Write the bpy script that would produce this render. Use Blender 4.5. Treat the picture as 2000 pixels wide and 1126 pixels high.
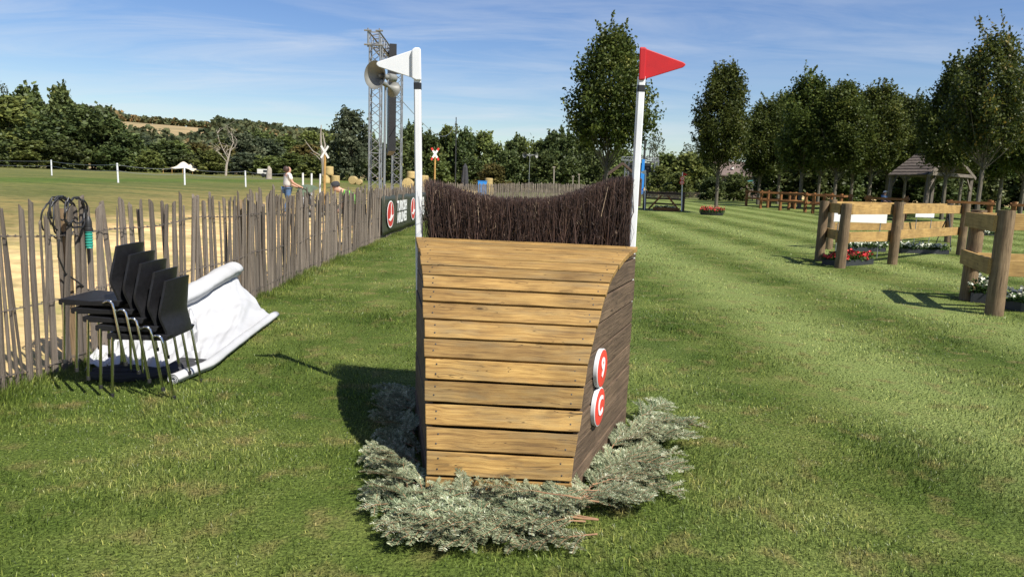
import bpy, bmesh, math, random
import numpy as np
from mathutils import Vector, Matrix, Euler

for o in list(bpy.data.objects):
    bpy.data.objects.remove(o)
SC = bpy.context.scene
COL = SC.collection
rad = math.radians

# ------------------------------------------------------------------ camera
F = 1400.0                      # focal length in pixels of the 2000 px wide photograph
CH = 1.6                        # eye height
PITCH, ROLL = rad(8.41), rad(2.0)
RM = Matrix.Rotation(math.pi / 2 - PITCH, 3, 'X') @ Matrix.Rotation(ROLL, 3, 'Z')
cam = bpy.data.cameras.new('camera')
cam.sensor_width = 36.0
cam.lens = 36.0 * F / 2000.0
cam.clip_start = 0.05
cam.clip_end = 6000.0
camo = bpy.data.objects.new('camera', cam)
camo.matrix_world = Matrix.Translation((0, 0, CH)) @ RM.to_4x4()
COL.objects.link(camo)
SC.camera = camo

# ------------------------------------------------------------------ sky
SUN_EL = rad(51.0)
SUN_DIR = Vector((0.707 * math.cos(SUN_EL), -0.707 * math.cos(SUN_EL), math.sin(SUN_EL))).normalized()
w = bpy.data.worlds.new('World'); SC.world = w; w.use_nodes = True
nt = w.node_tree; N = nt.nodes; L = nt.links
N.clear()
wo = N.new('ShaderNodeOutputWorld'); bg = N.new('ShaderNodeBackground')
sky = N.new('ShaderNodeTexSky'); sky.sky_type = 'NISHITA'; sky.sun_disc = False
sky.sun_elevation = SUN_EL
sky.sun_rotation = math.atan2(SUN_DIR.x, SUN_DIR.y)
sky.altitude = 100; sky.air_density = 1.0; sky.dust_density = 0.6; sky.ozone_density = 2.0
tc = N.new('ShaderNodeTexCoord')
sep = N.new('ShaderNodeSeparateXYZ'); L.new(tc.outputs['Generated'], sep.inputs[0])
mz = N.new('ShaderNodeMath'); mz.operation = 'MAXIMUM'; mz.inputs[1].default_value = 0.0; L.new(sep.outputs['Z'], mz.inputs[0])
mz2 = N.new('ShaderNodeMath'); mz2.operation = 'ADD'; mz2.inputs[1].default_value = 0.10; L.new(mz.outputs[0], mz2.inputs[0])
dvx = N.new('ShaderNodeMath'); dvx.operation = 'DIVIDE'; L.new(sep.outputs['X'], dvx.inputs[0]); L.new(mz2.outputs[0], dvx.inputs[1])
dvy = N.new('ShaderNodeMath'); dvy.operation = 'DIVIDE'; L.new(sep.outputs['Y'], dvy.inputs[0]); L.new(mz2.outputs[0], dvy.inputs[1])
cmb = N.new('ShaderNodeCombineXYZ'); L.new(dvx.outputs[0], cmb.inputs[0]); L.new(dvy.outputs[0], cmb.inputs[1])
mp = N.new('ShaderNodeMapping'); mp.inputs['Rotation'].default_value = (0, 0, rad(-8)); mp.inputs['Scale'].default_value = (0.55, 1.5, 1)
mp.inputs['Location'].default_value = (3.1, 1.7, 0)
L.new(cmb.outputs[0], mp.inputs[0])
n1 = N.new('ShaderNodeTexNoise'); n1.inputs['Scale'].default_value = 1.3; n1.inputs['Detail'].default_value = 9; n1.inputs['Roughness'].default_value = 0.62; n1.inputs['Distortion'].default_value = 0.6
L.new(mp.outputs[0], n1.inputs['Vector'])
n2 = N.new('ShaderNodeTexNoise'); n2.inputs['Scale'].default_value = 0.45; n2.inputs['Detail'].default_value = 3
L.new(mp.outputs[0], n2.inputs['Vector'])
cr = N.new('ShaderNodeValToRGB'); cr.color_ramp.elements[0].position = 0.40; cr.color_ramp.elements[1].position = 0.80
L.new(n1.outputs['Fac'], cr.inputs[0])
cr2 = N.new('ShaderNodeValToRGB'); cr2.color_ramp.elements[0].position = 0.28; cr2.color_ramp.elements[1].position = 0.68
L.new(n2.outputs['Fac'], cr2.inputs[0])
mm = N.new('ShaderNodeMath'); mm.operation = 'MULTIPLY'; L.new(cr.outputs[0], mm.inputs[0]); L.new(cr2.outputs[0], mm.inputs[1])
mm2 = N.new('ShaderNodeMath'); mm2.operation = 'MULTIPLY'; mm2.inputs[1].default_value = 0.75; L.new(mm.outputs[0], mm2.inputs[0])
hs = N.new('ShaderNodeHueSaturation'); hs.inputs['Hue'].default_value = 0.514; hs.inputs['Saturation'].default_value = 1.24; hs.inputs['Value'].default_value = 1.0
L.new(sky.outputs[0], hs.inputs['Color'])
mx = N.new('ShaderNodeMixRGB'); mx.inputs[2].default_value = (6.2, 6.5, 6.9, 1)
L.new(mm2.outputs[0], mx.inputs[0]); L.new(hs.outputs[0], mx.inputs[1])
L.new(mx.outputs[0], bg.inputs[0]); bg.inputs[1].default_value = 0.072
L.new(bg.outputs[0], wo.inputs[0])

# ------------------------------------------------------------------ sun
sl = bpy.data.lights.new('sun', 'SUN'); sl.energy = 4.6; sl.angle = rad(0.5); sl.color = (1.0, 0.955, 0.87)
so = bpy.data.objects.new('sun', sl); COL.objects.link(so)
so.rotation_euler = SUN_DIR.to_track_quat('Z', 'Y').to_euler()
SC.view_settings.view_transform = 'Standard'; SC.view_settings.look = 'None'
SC.view_settings.exposure = 0.83; SC.view_settings.gamma = 1.0
SC.view_settings.use_curve_mapping = False
SC.render.engine = 'CYCLES'
SC.render.resolution_x = 1024; SC.render.resolution_y = 576

# ------------------------------------------------------------------ pixel to place
CAMP = Vector((0, 0, CH))
def ray(px, py):
    return RM @ Vector(((px - 1000) / F, -(py - 563) / F, -1))
def atz(px, py, z=0.0):
    d = ray(px, py); return CAMP + d * ((z - CH) / d.z)
def aty(px, py, Y):
    d = ray(px, py); return CAMP + d * (Y / d.y)
def smooth(a, b, t):
    t = min(1, max(0, (t - a) / (b - a))); return t * t * (3 - 2 * t)
def gz(x, y):
    l = 1.05 * (1 - math.exp(-max(0, -x - 4.0) / 15.0))
    r = 0.28 * smooth(18, 65, y) * smooth(-4, 2, x)
    return l + r
def on(px, Y):                   # the ground point at depth Y seen in pixel column px
    p = aty(px, 380, Y)
    for _ in range(2):
        py = 356 + 0.035 * (px - 1000) + (CH - gz(p.x, Y)) * F / Y
        p = aty(px, py, Y)
    return Vector((p.x, Y, gz(p.x, Y)))

# ------------------------------------------------------------------ materials
MATS = {}
def newmat(name):
    m = bpy.data.materials.new(name); m.use_nodes = True
    n = m.node_tree.nodes; b = n['Principled BSDF']
    MATS[name] = m
    return m, m.node_tree.nodes, m.node_tree.links, b
def ramp(n, pts):
    r = n.new('ShaderNodeValToRGB'); e = r.color_ramp.elements
    while len(e) < len(pts): e.new(0.5)
    for i, (p, c) in enumerate(pts):
        e[i].position = p; e[i].color = (*c, 1) if len(c) == 3 else c
    return r
def rnd_vec(n, l, mul=40.0):
    t = n.new('ShaderNodeTexCoord'); oi = n.new('ShaderNodeObjectInfo')
    m = n.new('ShaderNodeMath'); m.operation = 'MULTIPLY'; m.inputs[1].default_value = mul
    l.new(oi.outputs['Random'], m.inputs[0])
    a = n.new('ShaderNodeVectorMath'); a.operation = 'ADD'
    l.new(t.outputs['Object'], a.inputs[0]); l.new(m.outputs[0], a.inputs[1])
    return a, oi
def plain(name, c1, c2=None, scale=8.0, rough=0.6, metal=0.0, bump=0.0, detail=4, stretch=(1, 1, 1), var=0.15, spec=0.5, trans=0.0):
    m, n, l, b = newmat(name)
    c2 = c2 or tuple(x * 0.75 for x in c1)
    a, oi = rnd_vec(n, l)
    mp = n.new('ShaderNodeMapping'); mp.inputs['Scale'].default_value = stretch
    l.new(a.outputs[0], mp.inputs[0])
    t = n.new('ShaderNodeTexNoise'); t.inputs['Scale'].default_value = scale; t.inputs['Detail'].default_value = detail; t.inputs['Roughness'].default_value = 0.6
    l.new(mp.outputs[0], t.inputs['Vector'])
    r = ramp(n, [(0.3, c1), (0.7, c2)]); l.new(t.outputs['Fac'], r.inputs[0])
    h = n.new('ShaderNodeHueSaturation')
    mr = n.new('ShaderNodeMapRange'); mr.inputs['To Min'].default_value = 1 - var; mr.inputs['To Max'].default_value = 1 + var
    l.new(oi.outputs['Random'], mr.inputs['Value']); l.new(mr.outputs[0], h.inputs['Value']); l.new(r.outputs[0], h.inputs['Color'])
    l.new(h.outputs[0], b.inputs['Base Color'])
    b.inputs['Roughness'].default_value = rough; b.inputs['Metallic'].default_value = metal
    b.inputs['Specular IOR Level'].default_value = spec
    if trans: b.inputs['Transmission Weight'].default_value = trans
    if bump:
        bp = n.new('ShaderNodeBump'); bp.inputs['Strength'].default_value = bump; bp.inputs['Distance'].default_value = 0.01
        l.new(t.outputs['Fac'], bp.inputs['Height']); l.new(bp.outputs[0], b.inputs['Normal'])
    return m
def wood(name, light, mid, dark, axis='X', grain=1.0, knots=0.0, rough=0.75, bump=0.5, var=0.18, cracks=0.0, stain=0.0):
    m, n, l, b = newmat(name)
    a, oi = rnd_vec(n, l, 30)
    sc = {'X': (1.2, 26, 26), 'Y': (26, 1.2, 26), 'Z': (26, 26, 1.2)}[axis]
    # warped grain
    nw = n.new('ShaderNodeTexNoise'); nw.inputs['Scale'].default_value = 3.0; nw.inputs['Detail'].default_value = 2
    l.new(a.outputs[0], nw.inputs['Vector'])
    sw = n.new('ShaderNodeVectorMath'); sw.operation = 'SCALE'; sw.inputs['Scale'].default_value = 0.045
    l.new(nw.outputs['Color'], sw.inputs[0])
    ad = n.new('ShaderNodeVectorMath'); ad.operation = 'ADD'; l.new(a.outputs[0], ad.inputs[0]); l.new(sw.outputs[0], ad.inputs[1])
    mp = n.new('ShaderNodeMapping'); mp.inputs['Scale'].default_value = tuple(s * grain for s in sc); l.new(ad.outputs[0], mp.inputs[0])
    t = n.new('ShaderNodeTexNoise'); t.inputs['Scale'].default_value = 1.6; t.inputs['Detail'].default_value = 8; t.inputs['Roughness'].default_value = 0.65
    l.new(mp.outputs[0], t.inputs['Vector'])
    r = ramp(n, [(0.30, dark), (0.48, mid), (0.68, light)]); l.new(t.outputs['Fac'], r.inputs[0])
    col = r.outputs[0]
    # broad tone patches
    t2 = n.new('ShaderNodeTexNoise'); t2.inputs['Scale'].default_value = 4.0; t2.inputs['Detail'].default_value = 3; l.new(a.outputs[0], t2.inputs['Vector'])
    r2 = ramp(n, [(0.3, (0.72, 0.70, 0.68)), (0.7, (1.18, 1.15, 1.08))]); l.new(t2.outputs['Fac'], r2.inputs[0])
    mu = n.new('ShaderNodeMixRGB'); mu.blend_type = 'MULTIPLY'; mu.inputs[0].default_value = 1; l.new(col, mu.inputs[1]); l.new(r2.outputs[0], mu.inputs[2])
    col = mu.outputs[0]
    if stain:
        t4 = n.new('ShaderNodeTexNoise'); t4.inputs['Scale'].default_value = 2.2; t4.inputs['Detail'].default_value = 6; t4.inputs['Roughness'].default_value = 0.7
        mp4 = n.new('ShaderNodeMapping'); mp4.inputs['Scale'].default_value = tuple(1.0 if s < 10 else 5.0 for s in sc); mp4.inputs['Location'].default_value = (7, 3, 1)
        l.new(a.outputs[0], mp4.inputs[0]); l.new(mp4.outputs[0], t4.inputs['Vector'])
        r4 = ramp(n, [(0.48, (0, 0, 0)), (0.72, (stain, stain, stain))]); l.new(t4.outputs['Fac'], r4.inputs[0])
        ms = n.new('ShaderNodeMixRGB'); ms.inputs[2].default_value = (0.20, 0.150, 0.075, 1); l.new(r4.outputs[0], ms.inputs[0]); l.new(col, ms.inputs[1]); col = ms.outputs[0]
    if knots:
        mk = n.new('ShaderNodeMapping'); mk.inputs['Scale'].default_value = {'X': (2.1, 5.5, 5.5), 'Y': (5.5, 2.1, 5.5), 'Z': (5.5, 5.5, 2.1)}[axis]
        l.new(ad.outputs[0], mk.inputs[0])
        v = n.new('ShaderNodeTexVoronoi'); v.inputs['Scale'].default_value = 1.0; v.inputs['Randomness'].default_value = 1.0; l.new(mk.outputs[0], v.inputs['Vector'])
        wv = n.new('ShaderNodeMath'); wv.operation = 'MULTIPLY'; wv.inputs[1].default_value = 90; l.new(v.outputs['Distance'], wv.inputs[0])
        sn = n.new('ShaderNodeMath'); sn.operation = 'SINE'; l.new(wv.outputs[0], sn.inputs[0])
        fall = ramp(n, [(0.04, (1, 1, 1)), (0.17, (0, 0, 0))]); l.new(v.outputs['Distance'], fall.inputs[0])
        core = ramp(n, [(0.025, (1, 1, 1)), (0.07, (0, 0, 0))]); l.new(v.outputs['Distance'], core.inputs[0])
        ring = n.new('ShaderNodeMapRange'); ring.inputs['From Min'].default_value = -1; ring.inputs['To Min'].default_value = 0.15; ring.inputs['To Max'].default_value = 0.75; l.new(sn.outputs[0], ring.inputs['Value'])
        mf = n.new('ShaderNodeMath'); mf.operation = 'MULTIPLY'; l.new(ring.outputs[0], mf.inputs[0]); l.new(fall.outputs[0], mf.inputs[1])
        mf2 = n.new('ShaderNodeMath'); mf2.operation = 'MULTIPLY'; mf2.inputs[1].default_value = knots; l.new(mf.outputs[0], mf2.inputs[0])
        mxk = n.new('ShaderNodeMixRGB'); mxk.inputs[2].default_value = (*[c * 0.55 for c in dark], 1); l.new(mf2.outputs[0], mxk.inputs[0]); l.new(col, mxk.inputs[1])
        mc = n.new('ShaderNodeMath'); mc.operation = 'MULTIPLY'; mc.inputs[1].default_value = knots * 0.8; l.new(core.outputs[0], mc.inputs[0])
        mxc = n.new('ShaderNodeMixRGB'); mxc.inputs[2].default_value = (*[c * 0.3 for c in dark], 1); l.new(mc.outputs[0], mxc.inputs[0]); l.new(mxk.outputs[0], mxc.inputs[1])
        col = mxc.outputs[0]
    if cracks:
        mpc = n.new('ShaderNodeMapping'); mpc.inputs['Scale'].default_value = tuple(s * (0.55 if s < 10 else 1.0) for s in sc); l.new(ad.outputs[0], mpc.inputs[0])
        vc = n.new('ShaderNodeTexNoise'); vc.inputs['Scale'].default_value = 0.9; vc.inputs['Detail'].default_value = 2; l.new(mpc.outputs[0], vc.inputs['Vector'])
        rc = ramp(n, [(0.4965, (0, 0, 0)), (0.5, (cracks,) * 3), (0.5035, (0, 0, 0))]); l.new(vc.outputs['Fac'], rc.inputs[0])
        mxr = n.new('ShaderNodeMixRGB'); mxr.inputs[2].default_value = (*[c * 0.25 for c in dark], 1); l.new(rc.outputs[0], mxr.inputs[0]); l.new(col, mxr.inputs[1]); col = mxr.outputs[0]
    h = n.new('ShaderNodeHueSaturation')
    mr = n.new('ShaderNodeMapRange'); mr.inputs['To Min'].default_value = 1 - var; mr.inputs['To Max'].default_value = 1 + var
    l.new(oi.outputs['Random'], mr.inputs['Value']); l.new(mr.outputs[0], h.inputs['Value']); l.new(col, h.inputs['Color'])
    l.new(h.outputs[0], b.inputs['Base Color']); b.inputs['Roughness'].default_value = rough; b.inputs['Specular IOR Level'].default_value = 0.3
    if bump:
        bp = n.new('ShaderNodeBump'); bp.inputs['Strength'].default_value = bump; bp.inputs['Distance'].default_value = 0.006
        l.new(t.outputs['Fac'], bp.inputs['Height']); l.new(bp.outputs[0], b.inputs['Normal'])
    return m
def foliage(name, dark, light, accent, acc=0.12, trans=0.35, gloss=0.12, var=0.2, patch=None):
    """leaf material: colour per leaf from the attribute 'tint'"""
    m, n, l, b = newmat(name)
    at = n.new('ShaderNodeAttribute'); at.attribute_name = 'tint'
    r = ramp(n, [(0.0, dark), (1 - acc * 1.5, light), (1.0, accent)]); l.new(at.outputs['Fac'], r.inputs[0])
    oi = n.new('ShaderNodeObjectInfo')
    h = n.new('ShaderNodeHueSaturation')
    mr = n.new('ShaderNodeMapRange'); mr.inputs['To Min'].default_value = 1 - var; mr.inputs['To Max'].default_value = 1 + var
    l.new(oi.outputs['Random'], mr.inputs['Value']); l.new(mr.outputs[0], h.inputs['Value'])
    mr2 = n.new('ShaderNodeMapRange'); mr2.inputs['To Min'].default_value = 0.485; mr2.inputs['To Max'].default_value = 0.51
    ml = n.new('ShaderNodeMath'); ml.operation = 'FRACT'
    mq = n.new('ShaderNodeMath'); mq.operation = 'MULTIPLY'; mq.inputs[1].default_value = 7.31; l.new(oi.outputs['Random'], mq.inputs[0]); l.new(mq.outputs[0], ml.inputs[0])
    l.new(ml.outputs[0], mr2.inputs['Value']); l.new(mr2.outputs[0], h.inputs['Hue'])
    l.new(r.outputs[0], h.inputs['Color'])
    b.inputs['Roughness'].default_value = 0.5; b.inputs['Specular IOR Level'].default_value = gloss * 2.5
    l.new(h.outputs[0], b.inputs['Base Color'])
    tr = n.new('ShaderNodeBsdfTranslucent')
    hb = n.new('ShaderNodeHueSaturation'); hb.inputs['Value'].default_value = 1.5; hb.inputs['Hue'].default_value = 0.485; l.new(h.outputs[0], hb.inputs['Color']); l.new(hb.outputs[0], tr.inputs['Color'])
    ms = n.new('ShaderNodeMixShader'); ms.inputs[0].default_value = trans
    l.new(b.outputs[0], ms.inputs[1]); l.new(tr.outputs[0], ms.inputs[2])
    out = [x for x in n if x.type == 'OUTPUT_MATERIAL'][0]; l.new(ms.outputs[0], out.inputs['Surface'])
    return m

plain('white_plastic', (0.66, 0.67, 0.68), (0.58, 0.59, 0.60), 6, 0.35, var=0.02)
plain('red_plastic', (0.46, 0.015, 0.018), (0.36, 0.015, 0.02), 7, 0.5, var=0.02, spec=0.25)
plain('sign_red', (0.66, 0.045, 0.03), (0.60, 0.05, 0.035), 5, 0.45, var=0.02)
plain('black_rubber', (0.012, 0.012, 0.013), (0.02, 0.02, 0.02), 10, 0.5)
plain('black_tape', (0.01, 0.01, 0.01), (0.02, 0.02, 0.02), 10, 0.4)
plain('black_plastic', (0.008, 0.008, 0.009), (0.013, 0.013, 0.015), 40, 0.45, bump=0.15, spec=0.35)
plain('black_metal', (0.02, 0.02, 0.02), (0.035, 0.035, 0.035), 10, 0.5)
plain('chrome', (0.62, 0.62, 0.60), (0.55, 0.55, 0.52), 20, 0.09, metal=1.0, var=0.04)
plain('aluminium', (0.31, 0.32, 0.33), (0.23, 0.24, 0.25), 12, 0.45, metal=0.55, var=0.08)
plain('galvanised', (0.36, 0.37, 0.37), (0.26, 0.27, 0.27), 30, 0.45, metal=0.7, var=0.1)
plain('wire_steel', (0.17, 0.15, 0.13), (0.10, 0.08, 0.07), 30, 0.6, metal=0.5)
plain('horn_grey', (0.20, 0.20, 0.18), (0.15, 0.15, 0.135), 5, 0.5)
plain('tarp_white', (0.47, 0.475, 0.485), (0.38, 0.38, 0.375), 2.2, 0.55, detail=8, var=0.02)
plain('banner_green', (0.030, 0.034, 0.022), (0.042, 0.046, 0.03), 3, 0.5, var=0.0)
plain('banner_red', (0.50, 0.035, 0.03), (0.44, 0.035, 0.03), 3, 0.5, var=0.0)
plain('print_white', (0.78, 0.78, 0.76), (0.72, 0.72, 0.70), 3, 0.5, var=0.0)
plain('teal_plastic', (0.035, 0.33, 0.25), (0.03, 0.27, 0.21), 10, 0.4)
plain('blue_paint', (0.03, 0.23, 0.62), (0.03, 0.19, 0.52), 4, 0.4)
plain('straw', (0.52, 0.40, 0.18), (0.30, 0.21, 0.08), 14, 0.9, bump=0.8, detail=8)
plain('canvas', (0.66, 0.58, 0.44), (0.56, 0.49, 0.37), 2, 0.8)
plain('dark_cloth', (0.022, 0.022, 0.025), (0.04, 0.04, 0.045), 6, 0.9)
plain('skin', (0.46, 0.27, 0.19), (0.40, 0.22, 0.15), 8, 0.55)
plain('brown_hair', (0.035, 0.018, 0.012), (0.06, 0.03, 0.02), 40, 0.6)
plain('white_cotton', (0.72, 0.71, 0.68), (0.62, 0.61, 0.58), 12, 0.9)
plain('denim', (0.075, 0.14, 0.26), (0.05, 0.10, 0.19), 20, 0.9)
plain('hivis_green', (0.17, 0.55, 0.06), (0.13, 0.45, 0.05), 12, 0.8)
plain('soft_green', (0.10, 0.14, 0.09), (0.07, 0.1, 0.07), 12, 0.9)
plain('roof_tile', (0.13, 0.095, 0.075), (0.09, 0.065, 0.055), 3, 0.85, detail=8)
plain('brick_wall', (0.20, 0.135, 0.095), (0.15, 0.10, 0.075), 3, 0.9, detail=8)
plain('cream_wall', (0.66, 0.64, 0.58), (0.58, 0.55, 0.5), 2, 0.9)
plain('glass_dark', (0.03, 0.035, 0.04), (0.02, 0.025, 0.03), 3, 0.12)
plain('screen_black', (0.008, 0.008, 0.009), (0.014, 0.014, 0.015), 5, 0.55)
plain('paper_white', (0.82, 0.82, 0.80), (0.76, 0.76, 0.74), 2, 0.5)
plain('tray_black', (0.018, 0.02, 0.024), (0.03, 0.032, 0.038), 8, 0.5)
plain('dead_wood', (0.40, 0.35, 0.29), (0.22, 0.18, 0.14), 4, 0.9, stretch=(3, 3, .5))
plain('bark', (0.155, 0.13, 0.095), (0.075, 0.062, 0.045), 5, 0.9, bump=0.6, stretch=(4, 4, 1))
plain('bark_pale', (0.14, 0.12, 0.085), (0.07, 0.06, 0.044), 4, 0.9, bump=0.5, stretch=(4, 4, 1))
plain('stem_brown', (0.30, 0.17, 0.085), (0.20, 0.11, 0.06), 20, 0.8)
plain('bloom_red', (0.62, 0.05, 0.035), (0.50, 0.03, 0.05), 60, 0.6)
plain('bloom_white', (0.78, 0.78, 0.68), (0.66, 0.68, 0.52), 60, 0.6)
plain('bloom_yellow', (0.70, 0.66, 0.36), (0.62, 0.6, 0.42), 60, 0.6)
plain('dry_plume', (0.42, 0.28, 0.14), (0.3, 0.19, 0.1), 20, 0.9)
plain('teal_awning', (0.02, 0.16, 0.13), (0.02, 0.12, 0.1), 3, 0.8)
wood('jump_wood', (0.365, 0.236, 0.080), (0.255, 0.152, 0.048), (0.118, 0.065, 0.023), 'X', 1.9, knots=0.95, cracks=1.0, bump=0.6, var=0.2, stain=0.75)
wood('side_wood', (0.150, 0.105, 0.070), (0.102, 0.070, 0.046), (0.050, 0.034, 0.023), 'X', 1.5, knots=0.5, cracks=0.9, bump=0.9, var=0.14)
wood('picket_wood', (0.230, 0.198, 0.168), (0.150, 0.126, 0.104), (0.066, 0.053, 0.044), 'Z', 1.4, knots=0.35, cracks=0.8, bump=0.9, var=0.34)
wood('post_wood', (0.25, 0.185, 0.115), (0.165, 0.115, 0.066), (0.070, 0.048, 0.029), 'Z', 1.3, knots=0.5, cracks=0.9, bump=0.6, var=0.15)
wood('board_wood', (0.41, 0.275, 0.105), (0.33, 0.21, 0.076), (0.21, 0.125, 0.042), 'X', 1.2, knots=0.9, cracks=0.7, bump=0.4, var=0.08)
wood('orange_wood', (0.26, 0.125, 0.042), (0.20, 0.088, 0.030), (0.12, 0.05, 0.018), 'X', 0.7, knots=0.4, var=0.15)
wood('orange_post', (0.26, 0.125, 0.042), (0.20, 0.088, 0.030), (0.12, 0.05, 0.018), 'Z', 0.7, knots=0.4, var=0.15)
wood('grey_timber', (0.19, 0.165, 0.14), (0.13, 0.112, 0.096), (0.07, 0.06, 0.05), 'X', 0.7, knots=0.2, var=0.15)
wood('dark_timber', (0.095, 0.065, 0.048), (0.065, 0.043, 0.032), (0.035, 0.023, 0.018), 'X', 0.7, var=0.15)
wood('shingle_wood', (0.135, 0.112, 0.095), (0.09, 0.073, 0.061), (0.042, 0.034, 0.028), 'Y', 1.0, var=0.25)
wood('pole_wood', (0.52, 0.33, 0.115), (0.43, 0.26, 0.085), (0.30, 0.165, 0.055), 'Z', 0.7, var=0.1)
foliage('leaf_hornbeam', (0.017, 0.031, 0.006), (0.098, 0.122, 0.026), (0.19, 0.185, 0.045), 0.10, trans=0.26, gloss=0.06)
foliage('leaf_yellowing', (0.020, 0.036, 0.008), (0.085, 0.105, 0.020), (0.30, 0.21, 0.03), 0.16, trans=0.34)
foliage('leaf_broad', (0.048, 0.068, 0.018), (0.155, 0.185, 0.050), (0.26, 0.27, 0.08), 0.12, trans=0.25, gloss=0.08)
foliage('leaf_dark', (0.028, 0.044, 0.015), (0.100, 0.128, 0.038), (0.18, 0.19, 0.058), 0.10, trans=0.2, gloss=0.08)
foliage('leaf_autumn', (0.055, 0.055, 0.018), (0.15, 0.135, 0.042), (0.23, 0.15, 0.045), 0.2, trans=0.25, gloss=0.05, var=0.3)
foliage('leaf_grey', (0.040, 0.055, 0.030), (0.105, 0.125, 0.070), (0.15, 0.16, 0.09), 0.12, trans=0.25, gloss=0.05)
foliage('leaf_plant', (0.020, 0.045, 0.010), (0.06, 0.12, 0.03), (0.10, 0.16, 0.04), 0.12, trans=0.3)
foliage('fir_needle', (0.045, 0.075, 0.034), (0.34, 0.375, 0.225), (0.68, 0.69, 0.54), 0.15, trans=0.15, gloss=0.08, var=0.16)
foliage('brush_twig', (0.010, 0.0055, 0.005), (0.115, 0.062, 0.050), (0.46, 0.33, 0.23), 0.16, trans=0.0, gloss=0.22, var=0.0)

# grass: colour from blade tint and broad patches in the place itself
def grass_colour(n, l, blades):
    g = n.new('ShaderNodeNewGeometry'); sp = n.new('ShaderNodeSeparateXYZ'); l.new(g.outputs['Position'], sp.inputs[0])
    # mown bands along the course: sheen of leaning blades painted as lighter colour
    wob = n.new('ShaderNodeTexNoise'); wob.inputs['Scale'].default_value = 0.16; wob.inputs['Detail'].default_value = 2; l.new(g.outputs['Position'], wob.inputs['Vector'])
    wm = n.new('ShaderNodeMath'); wm.operation = 'MULTIPLY_ADD'; wm.inputs[1].default_value = 0.9; l.new(wob.outputs['Fac'], wm.inputs[0]); l.new(sp.outputs['X'], wm.inputs[2])
    ph = n.new('ShaderNodeMath'); ph.operation = 'MULTIPLY_ADD'; ph.inputs[1].default_value = 2 * math.pi / 2.6; ph.inputs[2].default_value = -2 * math.pi * 3.85 / 2.6 + 1.57; l.new(wm.outputs[0], ph.inputs[0])
    sn = n.new('ShaderNodeMath'); sn.operation = 'SINE'; l.new(ph.outputs[0], sn.inputs[0])
    band = n.new('ShaderNodeMapRange'); band.inputs['From Min'].default_value = -0.9; band.inputs['From Max'].default_value = 0.9; l.new(sn.outputs[0], band.inputs['Value'])
    rgt = n.new('ShaderNodeMapRange'); rgt.inputs['From Min'].default_value = 0.6; rgt.inputs['From Max'].default_value = 2.6; l.new(sp.outputs['X'], rgt.inputs['Value'])
    bm_ = n.new('ShaderNodeMath'); bm_.operation = 'MULTIPLY'; l.new(band.outputs[0], bm_.inputs[0]); l.new(rgt.outputs[0], bm_.inputs[1])
    # patches
    p1 = n.new('ShaderNodeTexNoise'); p1.inputs['Scale'].default_value = 0.9; p1.inputs['Detail'].default_value = 5; p1.inputs['Roughness'].default_value = 0.62; l.new(g.outputs['Position'], p1.inputs['Vector'])
    p2 = n.new('ShaderNodeTexNoise'); p2.inputs['Scale'].default_value = 4.2; p2.inputs['Detail'].default_value = 4; l.new(g.outputs['Position'], p2.inputs['Vector'])
    rp = ramp(n, [(0.34, (0.070, 0.112, 0.018)), (0.50, (0.122, 0.166, 0.035)), (0.66, (0.200, 0.228, 0.064))]); l.new(p1.outputs['Fac'], rp.inputs[0])
    mb = n.new('ShaderNodeMixRGB'); mb.inputs[2].default_value = (0.300, 0.355, 0.120, 1)
    bs = n.new('ShaderNodeMath'); bs.operation = 'MULTIPLY'; bs.inputs[1].default_value = 0.72; l.new(bm_.outputs[0], bs.inputs[0])
    l.new(bs.outputs[0], mb.inputs[0]); l.new(rp.outputs[0], mb.inputs[1])
    rd = ramp(n, [(0.54, (0, 0, 0)), (0.72, (0.7, 0.7, 0.7))]); l.new(p2.outputs['Fac'], rd.inputs[0])
    md = n.new('ShaderNodeMixRGB'); md.inputs[2].default_value = (0.25, 0.200, 0.085, 1); l.new(rd.outputs[0], md.inputs[0]); l.new(mb.outputs[0], md.inputs[1])
    if not blades:
        pf = n.new('ShaderNodeTexNoise'); pf.inputs['Scale'].default_value = 60; pf.inputs['Detail'].default_value = 4; l.new(g.outputs['Position'], pf.inputs['Vector'])
        rf = ramp(n, [(0.3, (0.25, 0.28, 0.22)), (0.7, (1.0, 1.0, 0.95))]); l.new(pf.outputs['Fac'], rf.inputs[0])
        mf = n.new('ShaderNodeMixRGB'); mf.blend_type = 'MULTIPLY'; mf.inputs[0].default_value = 1; l.new(md.outputs[0], mf.inputs[1]); l.new(rf.outputs[0], mf.inputs[2])
        return mf.outputs[0]
    at = n.new('ShaderNodeAttribute'); at.attribute_name = 'tint'
    rt = ramp(n, [(0.0, (0.18, 0.22, 0.16)), (0.40, (0.80, 0.84, 0.76)), (0.72, (1.65, 1.58, 1.45)), (0.90, (2.3, 2.1, 2.0)), (1.0, (3.0, 2.4, 2.6))]); l.new(at.outputs['Fac'], rt.inputs[0])
    mt = n.new('ShaderNodeMixRGB'); mt.blend_type = 'MULTIPLY'; mt.inputs[0].default_value = 1; l.new(md.outputs[0], mt.inputs[1]); l.new(rt.outputs[0], mt.inputs[2])
    return mt.outputs[0]
m, n, l, b = newmat('lawn_soil')
c = grass_colour(n, l, False); l.new(c, b.inputs['Base Color']); b.inputs['Roughness'].default_value = 0.9; b.inputs['Specular IOR Level'].default_value = 0.1
tn = n.new('ShaderNodeTexNoise'); tn.inputs['Scale'].default_value = 45; tn.inputs['Detail'].default_value = 6
gp_ = n.new('ShaderNodeNewGeometry'); l.new(gp_.outputs['Position'], tn.inputs['Vector'])
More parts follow.
